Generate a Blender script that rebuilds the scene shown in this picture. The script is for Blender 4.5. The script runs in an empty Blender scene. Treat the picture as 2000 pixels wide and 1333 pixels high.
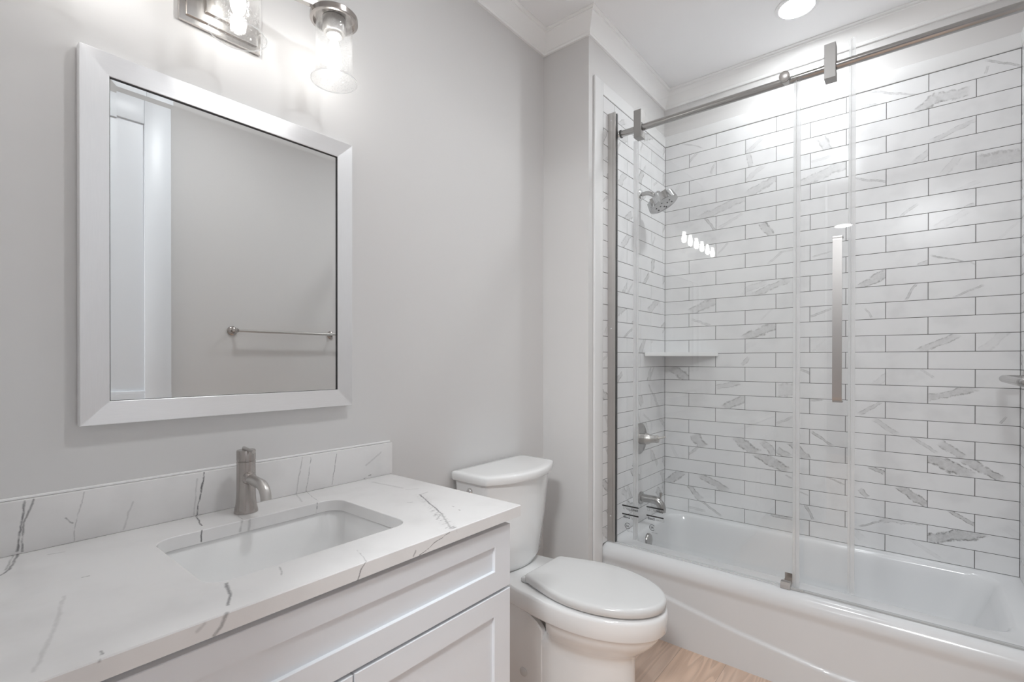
import bpy, bmesh, math, random
from mathutils import Vector, Matrix
random.seed(7)
scene = bpy.context.scene
col = scene.collection

# ------------------------------------------------------------------ camera, world, exposure
PSI, PITCH, ROLL = 0.6871, -0.0035, 0.0009
cam_data = bpy.data.cameras.new('camera')
cam = bpy.data.objects.new('camera', cam_data)
col.objects.link(cam)
right = Vector((math.cos(PSI), math.sin(PSI), 0))
fwd = Vector((-math.sin(PSI) * math.cos(PITCH), math.cos(PSI) * math.cos(PITCH), math.sin(PITCH)))
up = right.cross(fwd)
r2 = right * math.cos(ROLL) + up * math.sin(ROLL)
u2 = up * math.cos(ROLL) - right * math.sin(ROLL)
m = Matrix((r2, u2, -fwd)).transposed().to_4x4()
m.translation = Vector((1.438, 0.0, 1.257))
cam.matrix_world = m
cam_data.sensor_width = 36.0
cam_data.sensor_fit = 'HORIZONTAL'
cam_data.lens = 957.71 / 2000 * 36
cam_data.shift_y = (706.65 - 666.5) / 2000
cam_data.clip_start = 0.01
scene.camera = cam

world = bpy.data.worlds.new('world')
scene.world = world
world.use_nodes = True
world.node_tree.nodes['Background'].inputs[0].default_value = (0.9, 0.95, 1.0, 1)
world.node_tree.nodes['Background'].inputs[1].default_value = 0.3

vs = scene.view_settings
vs.view_transform = 'Standard'
vs.look = 'None'
vs.gamma = 1
vs.use_curve_mapping = False
vs.exposure = 0.6
cy = scene.cycles
cy.use_denoising = True
cy.max_bounces = 10
cy.diffuse_bounces = 6
cy.glossy_bounces = 4
cy.transparent_max_bounces = 18
cy.transmission_bounces = 8
cy.sample_clamp_indirect = 6.0
cy.blur_glossy = 0.5

DOWNLIGHT = 122.0    # radiance of the recessed lens over the room
TUBLIGHT = 120.0      # the one over the bathtub
BULB = 20.0         # radiance of the vanity bulbs
HALL = 78.0  # radiance of both hall lenses; the wide one by the doorway is added fill

# marks in the stone and tile, in room coordinates (metres)
BACK_VEINS = [(0.435,2.5088,-0.437,0.003,0.6,0.0568),(0.4332,2.4376,0.703,0.0069,0.5,0.0321),(0.5481,2.3478,1.235,0.0048,0.5,0.0281),(0.7602,2.4162,0.647,0.0091,0.3,0.0527),(0.7417,2.3415,-1.404,0.0101,0.55,0.0389),(0.7627,2.2648,0.703,0.0114,0.3,0.0523),(0.8058,2.1886,0.399,0.0181,0.45,0.076),(0.6006,2.1128,0.26,0.019,0.4,0.1221),(0.5323,2.0363,-0.936,0.0068,0.8,0.0516),(0.6437,2.0325,0.44,0.0071,0.3,0.064),(0.826,1.9577,-1.106,0.018,0.7,0.0413),(0.8687,1.7986,0.741,0.0054,0.4,0.0433),(0.92,1.8273,0.047,0.0044,0.35,0.0352),(0.6042,1.8881,0.735,0.0047,0.4,0.0366),(0.7724,1.6562,0.232,0.016,0.3,0.0496),(0.8478,1.6418,0.408,0.0135,0.5,0.0837),(0.497,1.5676,0.387,0.0243,0.5,0.0772),(0.4835,1.474,-0.383,0.0068,0.5,0.0518),(0.7992,1.4105,0.402,0.0227,0.6,0.0855),(1.0908,2.3362,-1.284,0.0211,0.5,0.0382),(1.069,2.2658,0.06,0.0059,0.3,0.0399),(1.0854,2.1888,0.294,0.0211,0.45,0.0973),(1.0794,1.7901,0.196,0.0034,0.5,0.0385),(1.0747,1.4943,0.32,0.0051,0.6,0.0456),(0.3603,1.175,-0.619,0.026,0.65,0.0619),(0.6321,1.1183,0.265,0.0143,0.45,0.0622),(0.9187,1.1021,0.004,0.0343,0.35,0.0321),(0.7236,1.2493,0.824,0.01,0.5,0.0245),(0.669,1.0222,0.559,0.0202,0.6,0.0629),(0.9173,0.9428,0.455,0.0053,0.5,0.0414),(0.4706,0.7872,-0.925,0.0296,0.7,0.0418),(0.4392,0.7259,0.73,0.0068,0.6,0.0369),(0.7259,0.7906,-0.57,0.024,0.8,0.0663),(0.8385,0.7892,-0.844,0.0155,0.6,0.0425),(0.8517,0.7176,-0.489,0.0233,0.8,0.0793),(0.9078,0.7664,-0.525,0.0153,0.6,0.0315),(0.981,0.7907,-0.748,0.0188,0.7,0.0538),(1.0799,0.8628,-0.586,0.0059,0.8,0.0487),(1.1881,0.7917,-1.449,0.0213,0.4,0.0371),(0.3286,0.5552,0.662,0.0219,0.7,0.0619),(0.5541,0.5594,-0.431,0.0208,0.7,0.0776),(0.4503,0.4849,-0.903,0.017,0.7,0.0478),(0.5367,0.4123,-0.497,0.0058,0.9,0.0647),(0.4586,0.3905,-0.036,0.0059,0.5,0.0462),(0.8998,0.4319,-0.045,0.0054,0.9,0.0462),(1.0259,0.4875,-1.086,0.0059,0.8,0.0381),(1.1357,0.6626,-0.334,0.003,0.8,0.0417),(1.0078,1.198,-0.403,0.0052,0.7,0.0229),(1.0576,1.0553,0.125,0.0052,0.7,0.0254),(0.9998,0.5757,-0.343,0.003,0.6,0.0225),(0.9386,0.6486,-0.485,0.003,0.6,0.019),(1.4158,1.9388,0.704,0.0056,0.5,0.0372),(1.6198,1.9198,0.304,0.0079,0.5,0.0162),(1.5485,1.7058,-0.364,0.0032,0.9,0.052),(1.4683,1.6925,0.487,0.0083,0.5,0.0192),(1.2848,1.6362,0.501,0.0175,0.6,0.0562),(1.4258,1.5688,1.133,0.0045,0.7,0.0357),(1.6166,1.5546,0.44,0.0037,0.6,0.0472),(1.2682,1.4818,-0.986,0.0035,0.6,0.0238),(1.2597,1.5115,0.349,0.0059,0.5,0.0253),(1.5165,1.3337,0.505,0.0137,0.5,0.0707),(1.6313,1.6724,-0.735,0.003,0.5,0.0091),(1.5654,1.1118,0.308,0.0148,0.6,0.0781),(1.2762,1.0268,0.634,0.008,0.5,0.0484),(1.3341,0.946,-0.6,0.0099,0.4,0.0498),(1.4707,0.8779,-0.592,0.0061,0.5,0.0529),(1.5674,0.8624,-0.616,0.0148,0.6,0.044),(1.5555,0.7927,-0.445,0.0223,0.8,0.0771),(1.6637,0.7931,-0.55,0.018,0.8,0.0643),(1.3015,0.7389,-0.417,0.008,0.8,0.0299),(1.2532,0.6204,-0.811,0.0101,0.6,0.0216),(1.4345,0.6388,-0.636,0.0154,0.9,0.0576),(1.5997,0.5723,-0.566,0.0073,0.9,0.0466),(1.281,0.4801,0.5,0.004,0.9,0.0481),(1.3963,0.5146,0.155,0.0117,0.4,0.074),(1.5735,0.4902,0.357,0.0222,0.9,0.0953),(1.7265,1.0063,0.981,0.0035,0.6,0.0157),(1.4833,1.1961,-0.725,0.0046,0.4,0.0252),(1.7456,0.8075,0.435,0.0042,0.3,0.03),(1.7235,2.4978,-0.531,0.0041,0.7,0.0581),(1.6714,2.4893,1.261,0.0042,0.5,0.014),(1.4825,2.4053,0.546,0.0221,0.6,0.0393),(1.5643,2.4216,-0.087,0.0185,0.5,0.0484),(1.3705,2.4916,-0.413,0.0039,0.6,0.112),(1.2595,2.4724,-0.138,0.0047,0.5,0.0358),(1.2709,2.1161,-0.362,0.0047,0.7,0.0609),(1.5642,2.261,0.339,0.0092,0.4,0.0705),(1.4567,2.1695,0.678,0.0127,0.3,0.0344),(1.7106,2.0931,-0.056,0.0324,0.45,0.0663)]
STONE_VEINS = [(0.02,0.1429,0.9654,0.02,0.1387,0.911,0.004,0.8),(0.02,0.1387,0.911,0.02,0.1332,0.8649,0.004,0.8),(0.02,0.1561,0.9644,0.02,0.1428,0.9214,0.004,0.7),(0.02,0.1428,0.9214,0.02,0.14,0.8629,0.004,0.7),(0.02,0.2379,0.9628,0.02,0.2222,0.897,0.003,0.35),(0.02,0.2222,0.897,0.02,0.2206,0.8609,0.003,0.35),(0.02,0.4742,0.9686,0.02,0.4677,0.9196,0.0035,0.95),(0.02,0.4677,0.9196,0.02,0.4571,0.86,0.0035,0.95),(0.02,0.4593,0.9499,0.02,0.4508,0.8616,0.004,0.25),(0.02,0.3243,0.9229,0.02,0.3068,0.8622,0.004,0.25),(0.02,0.2071,0.9138,0.02,0.2171,0.9016,0.0035,0.6),(0.02,0.7383,0.9657,0.02,0.7283,0.9094,0.004,0.35),(0.02,0.7283,0.9094,0.02,0.7184,0.8569,0.004,0.35),(0.02,0.7637,0.9602,0.02,0.75,0.8583,0.0025,0.6),(0.02,0.8517,0.9621,0.02,0.8349,0.8628,0.0022,0.85),(0.02,0.9502,0.8617,0.02,0.9795,0.8671,0.003,0.7),(0.02,0.9585,0.9033,0.02,1.0184,0.9379,0.006,0.25),(0.0137,0.1351,0.857,0.1116,0.1121,0.857,0.005,0.8),(0.1116,0.1121,0.857,0.1338,0.0994,0.857,0.005,0.8),(0.0184,0.1267,0.857,0.1075,0.1088,0.857,0.004,0.5),(0.0055,0.4575,0.857,0.1152,0.4382,0.857,0.004,0.9),(0.258,0.1938,0.857,0.2605,0.2038,0.857,0.003,0.8),(0.3294,0.1593,0.857,0.4433,0.1336,0.857,0.006,0.18),(0.4433,0.1336,0.857,0.5689,0.0956,0.857,0.006,0.18),(0.4886,0.3528,0.857,0.5385,0.34,0.857,0.006,0.7),(0.5385,0.34,0.857,0.5741,0.3243,0.857,0.006,0.7),(0.5786,0.1603,0.857,0.5883,0.16,0.857,0.004,0.6),(0.0672,0.1731,0.857,0.0753,0.196,0.857,0.006,0.25),(0.149,0.427,0.8672,0.149,0.425,0.8308,0.004,0.9),(0.0153,0.7525,0.857,0.1341,0.723,0.857,0.0025,0.5),(0.149,0.7147,0.8598,0.149,0.7099,0.8302,0.0025,0.9),(0.0077,0.7229,0.857,0.1071,0.6897,0.857,0.005,0.25),(0.0643,0.5287,0.857,0.1366,0.521,0.857,0.003,0.3),(0.149,0.516,0.8582,0.149,0.5109,0.8328,0.006,0.45),(0.149,0.5338,0.8536,0.149,0.5312,0.83,0.006,0.3),(0.3058,0.9497,0.857,0.4033,0.9063,0.857,0.005,0.8),(0.4033,0.9063,0.857,0.4898,0.8674,0.857,0.005,0.8),(0.4898,0.8674,0.857,0.5864,0.8082,0.857,0.006,0.45),(0.3058,0.9497,0.857,0.3019,0.982,0.857,0.006,0.3),(0.5148,0.8278,0.857,0.4898,0.8674,0.857,0.006,0.4),(0.0711,0.948,0.857,0.2051,0.9643,0.857,0.01,0.22),(0.2288,0.9585,0.857,0.2507,0.9893,0.857,0.006,0.25),(0.3422,0.8744,0.857,0.3492,0.8863,0.857,0.003,0.6),(0.4612,0.9321,0.857,0.4709,0.9302,0.857,0.004,0.5),(0.4984,0.9184,0.857,0.5063,0.9175,0.857,0.004,0.6),(0.6,0.7848,0.8526,0.6,0.739,0.8389,0.0022,0.85),(0.6,0.739,0.8389,0.6,0.703,0.8275,0.0022,0.85),(0.6,0.7927,0.8543,0.6,0.7848,0.8526,0.003,0.6),(0.6,0.5657,0.8566,0.6,0.5563,0.8433,0.0035,0.8),(0.6,0.5563,0.8433,0.6,0.547,0.8285,0.0035,0.8),(0.5362,0.5886,0.857,0.5974,0.5675,0.857,0.003,0.4),(0.6,0.6914,0.8401,0.6,0.6845,0.8296,0.004,0.6),(0.4924,0.4455,0.857,0.5324,0.4313,0.857,0.004,0.4),(0.6,0.3127,0.8565,0.6,0.3033,0.837,0.006,0.55),(0.6,0.3033,0.837,0.6,0.2953,0.8288,0.006,0.55),(0.6,0.2799,0.8526,0.6,0.2699,0.8455,0.006,0.25),(0.6,0.1572,0.8591,0.6,0.1572,0.8541,0.005,0.6)]
STONE_BURST = [(0.3058,0.9497,.857),(0.5922,0.8055,.857)]

# ------------------------------------------------------------------ materials
def mat(name):
    mt = bpy.data.materials.new(name)
    mt.use_nodes = True
    nt = mt.node_tree
    bs = nt.nodes['Principled BSDF']
    return mt, nt, bs

def simple(name, colr, rough=0.5, metal=0.0, coat=0.0, bump=0.0, bscale=200.0, spec=0.5):
    mt, nt, bs = mat(name)
    bs.inputs['Base Color'].default_value = (*colr, 1)
    bs.inputs['Roughness'].default_value = rough
    bs.inputs['Metallic'].default_value = metal
    bs.inputs['Coat Weight'].default_value = coat
    bs.inputs['Coat Roughness'].default_value = 0.03
    bs.inputs['Specular IOR Level'].default_value = spec
    tc = nt.nodes.new('ShaderNodeTexCoord')
    nz = nt.nodes.new('ShaderNodeTexNoise')
    nz.inputs['Scale'].default_value = bscale
    nz.inputs['Detail'].default_value = 3
    nt.links.new(tc.outputs['Object'], nz.inputs['Vector'])
    if bump > 0:
        b = nt.nodes.new('ShaderNodeBump')
        b.inputs['Strength'].default_value = bump
        b.inputs['Distance'].default_value = 0.001
        nt.links.new(nz.outputs['Fac'], b.inputs['Height'])
        nt.links.new(b.outputs['Normal'], bs.inputs['Normal'])
    return mt

def brushed(name, colr, rough, stretch, amount=0.06, metal=0.85, along=None):
    """metal with fine streaks; stretch = coordinate scale (small along the brushing)"""
    mt, nt, bs = mat(name)
    bs.inputs['Metallic'].default_value = metal
    tc = nt.nodes.new('ShaderNodeTexCoord')
    mp = nt.nodes.new('ShaderNodeMapping')
    mp.inputs['Scale'].default_value = stretch
    nz = nt.nodes.new('ShaderNodeTexNoise')
    nz.inputs['Scale'].default_value = 1.0
    nz.inputs['Detail'].default_value = 4
    nt.links.new(tc.outputs['Object'], mp.inputs['Vector'])
    nt.links.new(mp.outputs['Vector'], nz.inputs['Vector'])
    rp = nt.nodes.new('ShaderNodeMapRange')
    rp.inputs['From Min'].default_value = 0.3
    rp.inputs['From Max'].default_value = 0.7
    rp.inputs['To Min'].default_value = rough - amount
    rp.inputs['To Max'].default_value = rough + amount
    nt.links.new(nz.outputs['Fac'], rp.inputs['Value'])
    nt.links.new(rp.outputs['Result'], bs.inputs['Roughness'])
    mx = nt.nodes.new('ShaderNodeMix')
    mx.data_type = 'RGBA'
    mx.inputs['A'].default_value = (*[c * 0.95 for c in colr], 1)
    mx.inputs['B'].default_value = (*[min(1, c * 1.04) for c in colr], 1)
    nt.links.new(nz.outputs['Fac'], mx.inputs['Factor'])
    nt.links.new(mx.outputs['Result'], bs.inputs['Base Color'])
    if along is not None:
        cv = nt.nodes.new('ShaderNodeCombineXYZ')
        for i in range(3):
            cv.inputs[i].default_value = along[i]
        nt.links.new(cv.outputs[0], bs.inputs['Tangent'])
        bs.inputs['Anisotropic'].default_value = 0.75
    b = nt.nodes.new('ShaderNodeBump')
    b.inputs['Strength'].default_value = 0.04
    b.inputs['Distance'].default_value = 0.0002
    nt.links.new(nz.outputs['Fac'], b.inputs['Height'])
    nt.links.new(b.outputs['Normal'], bs.inputs['Normal'])
    return mt

def clear_glass(name, tint=(0.996, 0.998, 0.997), seeds=0.0, minrefl=0.0):
    """thin clear glass: lets light straight through and mirrors by Fresnel"""
    mt = bpy.data.materials.new(name)
    mt.use_nodes = True
    nt = mt.node_tree
    nt.nodes.clear()
    out = nt.nodes.new('ShaderNodeOutputMaterial')
    tr = nt.nodes.new('ShaderNodeBsdfTransparent')
    tr.inputs['Color'].default_value = (*tint, 1)
    gl = nt.nodes.new('ShaderNodeBsdfGlossy')
    gl.inputs['Roughness'].default_value = 0.0
    gl.inputs['Color'].default_value = (1, 1, 1, 1)
    n = N(nt)
    geo = nt.nodes.new('ShaderNodeNewGeometry')
    nsock = geo.outputs['Normal']
    mx = nt.nodes.new('ShaderNodeMixShader')
    nt.links.new(tr.outputs[0], mx.inputs[1])
    nt.links.new(gl.outputs[0], mx.inputs[2])
    if seeds > 0:
        tc = nt.nodes.new('ShaderNodeTexCoord')
        vo = nt.nodes.new('ShaderNodeTexVoronoi')
        vo.inputs['Scale'].default_value = 170
        nt.links.new(tc.outputs['Object'], vo.inputs['Vector'])
        rp = nt.nodes.new('ShaderNodeMapRange')
        rp.inputs['From Min'].default_value = 0.05
        rp.inputs['From Max'].default_value = 0.3
        rp.inputs['To Min'].default_value = 1
        rp.inputs['To Max'].default_value = 0
        nt.links.new(vo.outputs['Distance'], rp.inputs['Value'])
        nz = nt.nodes.new('ShaderNodeTexNoise')
        nz.inputs['Scale'].default_value = 60
        nt.links.new(tc.outputs['Object'], nz.inputs['Vector'])
        ad = nt.nodes.new('ShaderNodeMath')
        ad.operation = 'ADD'
        nt.links.new(rp.outputs['Result'], ad.inputs[0])
        nt.links.new(nz.outputs['Fac'], ad.inputs[1])
        b = nt.nodes.new('ShaderNodeBump')
        b.inputs['Strength'].default_value = seeds
        b.inputs['Distance'].default_value = 0.002
        nt.links.new(ad.outputs[0], b.inputs['Height'])
        nt.links.new(b.outputs['Normal'], gl.inputs['Normal'])
        nsock = b.outputs['Normal']
    c = n.math('ABSOLUTE', n.vec('DOT_PRODUCT', nsock, geo.outputs['Incoming']))
    k = n.math('POWER', n.math('SUBTRACT', 1.0, c, clamp=True), 5.0)
    nt.links.new(n.math('ADD', n.math('MULTIPLY', k, 0.9), 0.03, clamp=True), mx.inputs[0])
    nt.links.new(mx.outputs[0], out.inputs['Surface'])
    return mt

def emitter(name, colr, strength):
    mt = bpy.data.materials.new(name)
    mt.use_nodes = True
    nt = mt.node_tree
    nt.nodes.clear()
    out = nt.nodes.new('ShaderNodeOutputMaterial')
    em = nt.nodes.new('ShaderNodeEmission')
    em.inputs['Color'].default_value = (*colr, 1)
    em.inputs['Strength'].default_value = strength
    nt.links.new(em.outputs[0], out.inputs['Surface'])
    return mt

class N:
    """tiny helper for building node maths"""
    def __init__(s, nt):
        s.nt = nt
    def val(s, sock, v):
        if isinstance(v, (int, float)):
            sock.default_value = v
        elif isinstance(v, tuple):
            sock.default_value = v
        else:
            s.nt.links.new(v, sock)
    def math(s, op, a, b=0.0, c=None, clamp=False):
        n = s.nt.nodes.new('ShaderNodeMath')
        n.operation = op
        n.use_clamp = clamp
        s.val(n.inputs[0], a)
        s.val(n.inputs[1], b)
        if c is not None:
            s.val(n.inputs[2], c)
        return n.outputs[0]
    def vec(s, op, a, b=(0, 0, 0)):
        n = s.nt.nodes.new('ShaderNodeVectorMath')
        n.operation = op
        s.val(n.inputs[0], a)
        if op == 'SCALE':
            s.val(n.inputs['Scale'], b)
        else:
            s.val(n.inputs[1], b)
        return n.outputs['Value'] if op in ('DOT_PRODUCT', 'LENGTH', 'DISTANCE') else n.outputs['Vector']
    def ramp(s, v, a, b, lo=0.0, hi=1.0):
        n = s.nt.nodes.new('ShaderNodeMapRange')
        n.interpolation_type = 'SMOOTHSTEP'
        s.val(n.inputs['Value'], v)
        s.val(n.inputs['From Min'], a)
        s.val(n.inputs['From Max'], b)
        s.val(n.inputs['To Min'], lo)
        s.val(n.inputs['To Max'], hi)
        return n.outputs['Result']
    def noise(s, vec, scale, detail=3.0, rough=0.5):
        n = s.nt.nodes.new('ShaderNodeTexNoise')
        s.nt.links.new(vec, n.inputs['Vector'])
        n.inputs['Scale'].default_value = scale
        n.inputs['Detail'].default_value = detail
        n.inputs['Roughness'].default_value = rough
        return n.outputs['Fac'], n.outputs['Color']
    def attr(s, name):
        n = s.nt.nodes.new('ShaderNodeAttribute')
        n.attribute_name = name
        return n.outputs['Vector']
    def xyz(s, v):
        n = s.nt.nodes.new('ShaderNodeSeparateXYZ')
        s.nt.links.new(v, n.inputs[0])
        return n.outputs
    def mix(s, f, a, b):
        n = s.nt.nodes.new('ShaderNodeMix')
        n.data_type = 'RGBA'
        s.val(n.inputs['Factor'], f)
        for k, v in (('A', a), ('B', b)):
            if isinstance(v, tuple):
                n.inputs[k].default_value = (*v, 1)
            else:
                s.nt.links.new(v, n.inputs[k])
        return n.outputs['Result']

def tile_material(name, axis):
    """glazed white tile; each tile carries up to two grey marble veins of its own"""
    mt, nt, bs = mat(name)
    n = N(nt)
    geo = nt.nodes.new('ShaderNodeNewGeometry')
    p = geo.outputs['Position']
    x, y, z = n.xyz(p)
    h = x if axis == 'x' else y
    seed = n.attr('tile_seed')
    pn = n.vec('ADD', p, seed)
    wob, _ = n.noise(pn, 17.0, 6.0, 0.6)
    wobc = n.math('SUBTRACT', wob, 0.5)
    mott, _ = n.noise(pn, 60.0, 5.0, 0.7)
    soft, _ = n.noise(pn, 9.0, 3.0, 0.5)
    base = n.mix(n.ramp(soft, 0.45, 0.8), (0.76, 0.76, 0.765), (0.69, 0.69, 0.695))
    colr = base
    for k in ('a', 'b'):
        va = n.xyz(n.attr('vein_' + k))
        vb = n.xyz(n.attr('shape_' + k))
        ca, sa = n.math('COSINE', va[2]), n.math('SINE', va[2])
        dh = n.math('SUBTRACT', h, va[0])
        dz = n.math('SUBTRACT', z, va[1])
        d = n.math('SUBTRACT', n.math('MULTIPLY', dz, ca), n.math('MULTIPLY', dh, sa))
        t = n.math('ADD', n.math('MULTIPLY', dh, ca), n.math('MULTIPLY', dz, sa))
        amp = n.math('ADD', n.math('MULTIPLY', vb[0], 0.9), 0.006)
        d = n.math('ABSOLUTE', n.math('ADD', d, n.math('MULTIPLY', wobc, n.math('MULTIPLY', amp, 2.0))))
        r = n.math('DIVIDE', d, vb[0])
        band = n.ramp(r, 0.75, 1.15, 1.0, 0.0)
        edge = n.math('MULTIPLY', n.ramp(r, 0.6, 0.95), n.ramp(r, 0.95, 1.2, 1.0, 0.0))
        along = n.ramp(n.math('DIVIDE', n.math('ABSOLUTE', t), vb[2]), 0.85, 1.25, 1.0, 0.0)
        inside = n.math('MULTIPLY', band, n.ramp(mott, 0.25, 0.75, 0.45, 1.0))
        f = n.math('MULTIPLY', n.math('MULTIPLY', n.math('ADD', n.math('MULTIPLY', inside, 0.55), n.math('MULTIPLY', edge, n.ramp(mott, 0.35, 0.6, 0.0, 0.9))), vb[1]), along, clamp=True)
        colr = n.mix(f, colr, (0.25, 0.245, 0.24))
    nt.links.new(colr, bs.inputs['Base Color'])
    bs.inputs['Roughness'].default_value = 0.22
    bs.inputs['Specular IOR Level'].default_value = 0.4
    return mt

def stone_material(name, segs):
    """polished white stone with thin grey veins running at fixed places through the slab"""
    mt, nt, bs = mat(name)
    n = N(nt)
    geo = nt.nodes.new('ShaderNodeNewGeometry')
    p = geo.outputs['Position']
    f1, c1 = n.noise(p, 38.0, 5.0, 0.6)
    wob = n.vec('SCALE', n.vec('SUBTRACT', c1, (0.5, 0.5, 0.5)), 0.011)
    pw = n.vec('ADD', p, wob)
    grit, _ = n.noise(p, 160.0, 4.0, 0.7)
    soft, _ = n.noise(p, 6.0, 4.0, 0.55)
    base = n.mix(n.ramp(soft, 0.4, 0.75), (0.80, 0.79, 0.785), (0.73, 0.72, 0.715))
    tot = None
    for s in segs:
        a, b, w, st = Vector(s[0:3]), Vector(s[3:6]), s[6], s[7]
        ab = b - a
        L2 = max(ab.length_squared, 1e-8)
        pa = n.vec('SUBTRACT', pw, tuple(a))
        t = n.math('DIVIDE', n.vec('DOT_PRODUCT', pa, tuple(ab)), L2, clamp=True)
        q = n.vec('SUBTRACT', pa, n.vec('SCALE', tuple(ab), t))
        d = n.vec('LENGTH', q)
        v = n.ramp(d, w * 0.05, w * 0.8, st, 0.0)
        tot = v if tot is None else n.math('MAXIMUM', tot, v)
    # fine feathering round the darkest vein on the counter
    fa, fb = Vector(STONE_BURST[0]), Vector(STONE_BURST[1])
    ab = fb - fa
    pa = n.vec('SUBTRACT', p, tuple(fa))
    t = n.math('DIVIDE', n.vec('DOT_PRODUCT', pa, tuple(ab)), ab.length_squared, clamp=True)
    d = n.vec('LENGTH', n.vec('SUBTRACT', pa, n.vec('SCALE', tuple(ab), t)))
    mp = nt.nodes.new('ShaderNodeMapping')
    mp.inputs['Rotation'].default_value = (0, 0, 0.5)
    mp.inputs['Scale'].default_value = (330, 60, 60)
    nt.links.new(p, mp.inputs['Vector'])
    fz, _ = n.noise(mp.outputs['Vector'], 1.0, 3.0, 0.6)
    spread = n.math('MULTIPLY', n.ramp(d, 0.004, 0.020, 0.8, 0.0), n.ramp(t, 0.25, 0.7, 0.35, 1.0))
    tot = n.math('MAXIMUM', tot, n.math('MULTIPLY', spread, n.ramp(fz, 0.52, 0.66)))
    tot = n.math('MULTIPLY', tot, n.ramp(grit, 0.25, 0.5, 0.55, 1.0))
    colr = n.mix(tot, base, (0.13, 0.125, 0.13))
    nt.links.new(colr, bs.inputs['Base Color'])
    bs.inputs['Roughness'].default_value = 0.14
    return mt

def wood_material(name):
    mt, nt, bs = mat(name)
    n = N(nt)
    geo = nt.nodes.new('ShaderNodeNewGeometry')
    p = geo.outputs['Position']
    x, y, z = n.xyz(p)
    pw = 0.185
    px = n.math('DIVIDE', n.math('ADD', x, 0.635 - 0.656 + 0.021 + 0.084), pw)
    idx = n.math('FLOOR', px)
    fx = n.math('FRACT', px)
    wn = nt.nodes.new('ShaderNodeTexWhiteNoise')
    wn.noise_dimensions = '1D'
    nt.links.new(idx, wn.inputs['W'])
    off = wn.outputs['Value']
    py = n.math('FRACT', n.math('DIVIDE', n.math('ADD', y, n.math('MULTIPLY', off, 5.0)), 1.22))
    cmb = nt.nodes.new('ShaderNodeCombineXYZ')
    nt.links.new(n.math('MULTIPLY', x, 5.0), cmb.inputs[0])
    nt.links.new(n.math('MULTIPLY', y, 0.5), cmb.inputs[1])
    nt.links.new(n.math('MULTIPLY', idx, 7.3), cmb.inputs[2])
    big, _ = n.noise(cmb.outputs[0], 1.6, 2.0, 0.5)
    rings = n.math('FRACT', n.math('MULTIPLY', big, 16.0))
    ringl = n.math('MULTIPLY', n.ramp(rings, 0.0, 0.75), n.ramp(rings, 0.85, 1.0, 1.0, 0.0))
    cm2 = nt.nodes.new('ShaderNodeCombineXYZ')
    nt.links.new(n.math('MULTIPLY', x, 220.0), cm2.inputs[0])
    nt.links.new(n.math('MULTIPLY', y, 9.0), cm2.inputs[1])
    nt.links.new(idx, cm2.inputs[2])
    fine, _ = n.noise(cm2.outputs[0], 1.0, 3.0, 0.6)
    c = n.mix(n.math('MULTIPLY', ringl, 0.8), (0.74, 0.54, 0.415), (0.57, 0.40, 0.295))
    c = n.mix(n.ramp(fine, 0.45, 0.75, 0.0, 0.45), c, (0.70, 0.58, 0.49))
    c = n.mix(n.math('MULTIPLY', off, 0.25), c, (0.62, 0.54, 0.50))
    gap = n.math('MAXIMUM', n.ramp(fx, 0.0, 0.012, 1.0, 0.0), n.ramp(py, 0.0, 0.002, 1.0, 0.0))
    c = n.mix(n.math('MULTIPLY', gap, 0.75), c, (0.12, 0.08, 0.06))
    nt.links.new(c, bs.inputs['Base Color'])
    bs.inputs['Roughness'].default_value = 0.45
    return mt

M = {}
M['wall'] = simple('warm_grey_wall_paint', (0.70, 0.69, 0.684), 0.55, bump=0.05, bscale=350, spec=0.3)
M['ceiling'] = simple('white_ceiling_paint', (0.92, 0.92, 0.925), 0.7, bump=0.03, bscale=300, spec=0.2)
M['trim'] = simple('white_trim_paint', (0.92, 0.917, 0.91), 0.35)
M['cabinet'] = simple('white_cabinet_paint', (0.79, 0.815, 0.85), 0.38)
M['ceramic'] = simple('white_vitreous_china', (0.88, 0.88, 0.877), 0.08, coat=0.5)
M['seat'] = simple('white_seat_plastic', (0.72, 0.72, 0.717), 0.16)
M['tub'] = simple('white_tub_enamel', (0.705, 0.712, 0.722), 0.17, coat=0.15)
M['bullnose'] = simple('white_bullnose_tile', (0.80, 0.80, 0.80), 0.22)
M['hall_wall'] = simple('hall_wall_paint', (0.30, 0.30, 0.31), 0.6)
M['grout'] = simple('grey_grout', (0.16, 0.155, 0.15), 0.9, bump=0.2, bscale=900)
M['nickel'] = simple('brushed_nickel', (0.58, 0.56, 0.54), 0.36, metal=1.0)
M['nickel_dark'] = simple('dark_nickel', (0.46, 0.43, 0.41), 0.22, metal=1.0)  # darker, smoother nickel tone
M['chrome'] = simple('polished_chrome', (0.80, 0.80, 0.80), 0.10, metal=1.0)
M['steel'] = simple('brushed_stainless', (0.44, 0.43, 0.42), 0.2, metal=1.0)
M['frame_h'] = brushed('mirror_frame_brushed_along', (0.92, 0.92, 0.93), 0.40, (900, 25, 900), along=(0.0, 0.0, 1.0))
M['frame_v'] = brushed('mirror_frame_brushed_up', (0.92, 0.92, 0.93), 0.40, (900, 900, 25), along=(0, 1, 0))
M['mirror'] = simple('silvered_mirror', (0.82, 0.825, 0.82), 0.0, metal=1.0)
M['rubber'] = simple('black_rubber', (0.02, 0.02, 0.02), 0.5)
M['dark'] = simple('recess_shade_black', (0.05, 0.05, 0.05), 0.8)  # flat colour in place of the shade inside the vent duct
M['print'] = simple('black_print', (0.02, 0.02, 0.02), 0.6)
M['print_grey'] = simple('grey_print', (0.30, 0.30, 0.30), 0.6)
M['glass'] = clear_glass('clear_shower_glass')
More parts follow.
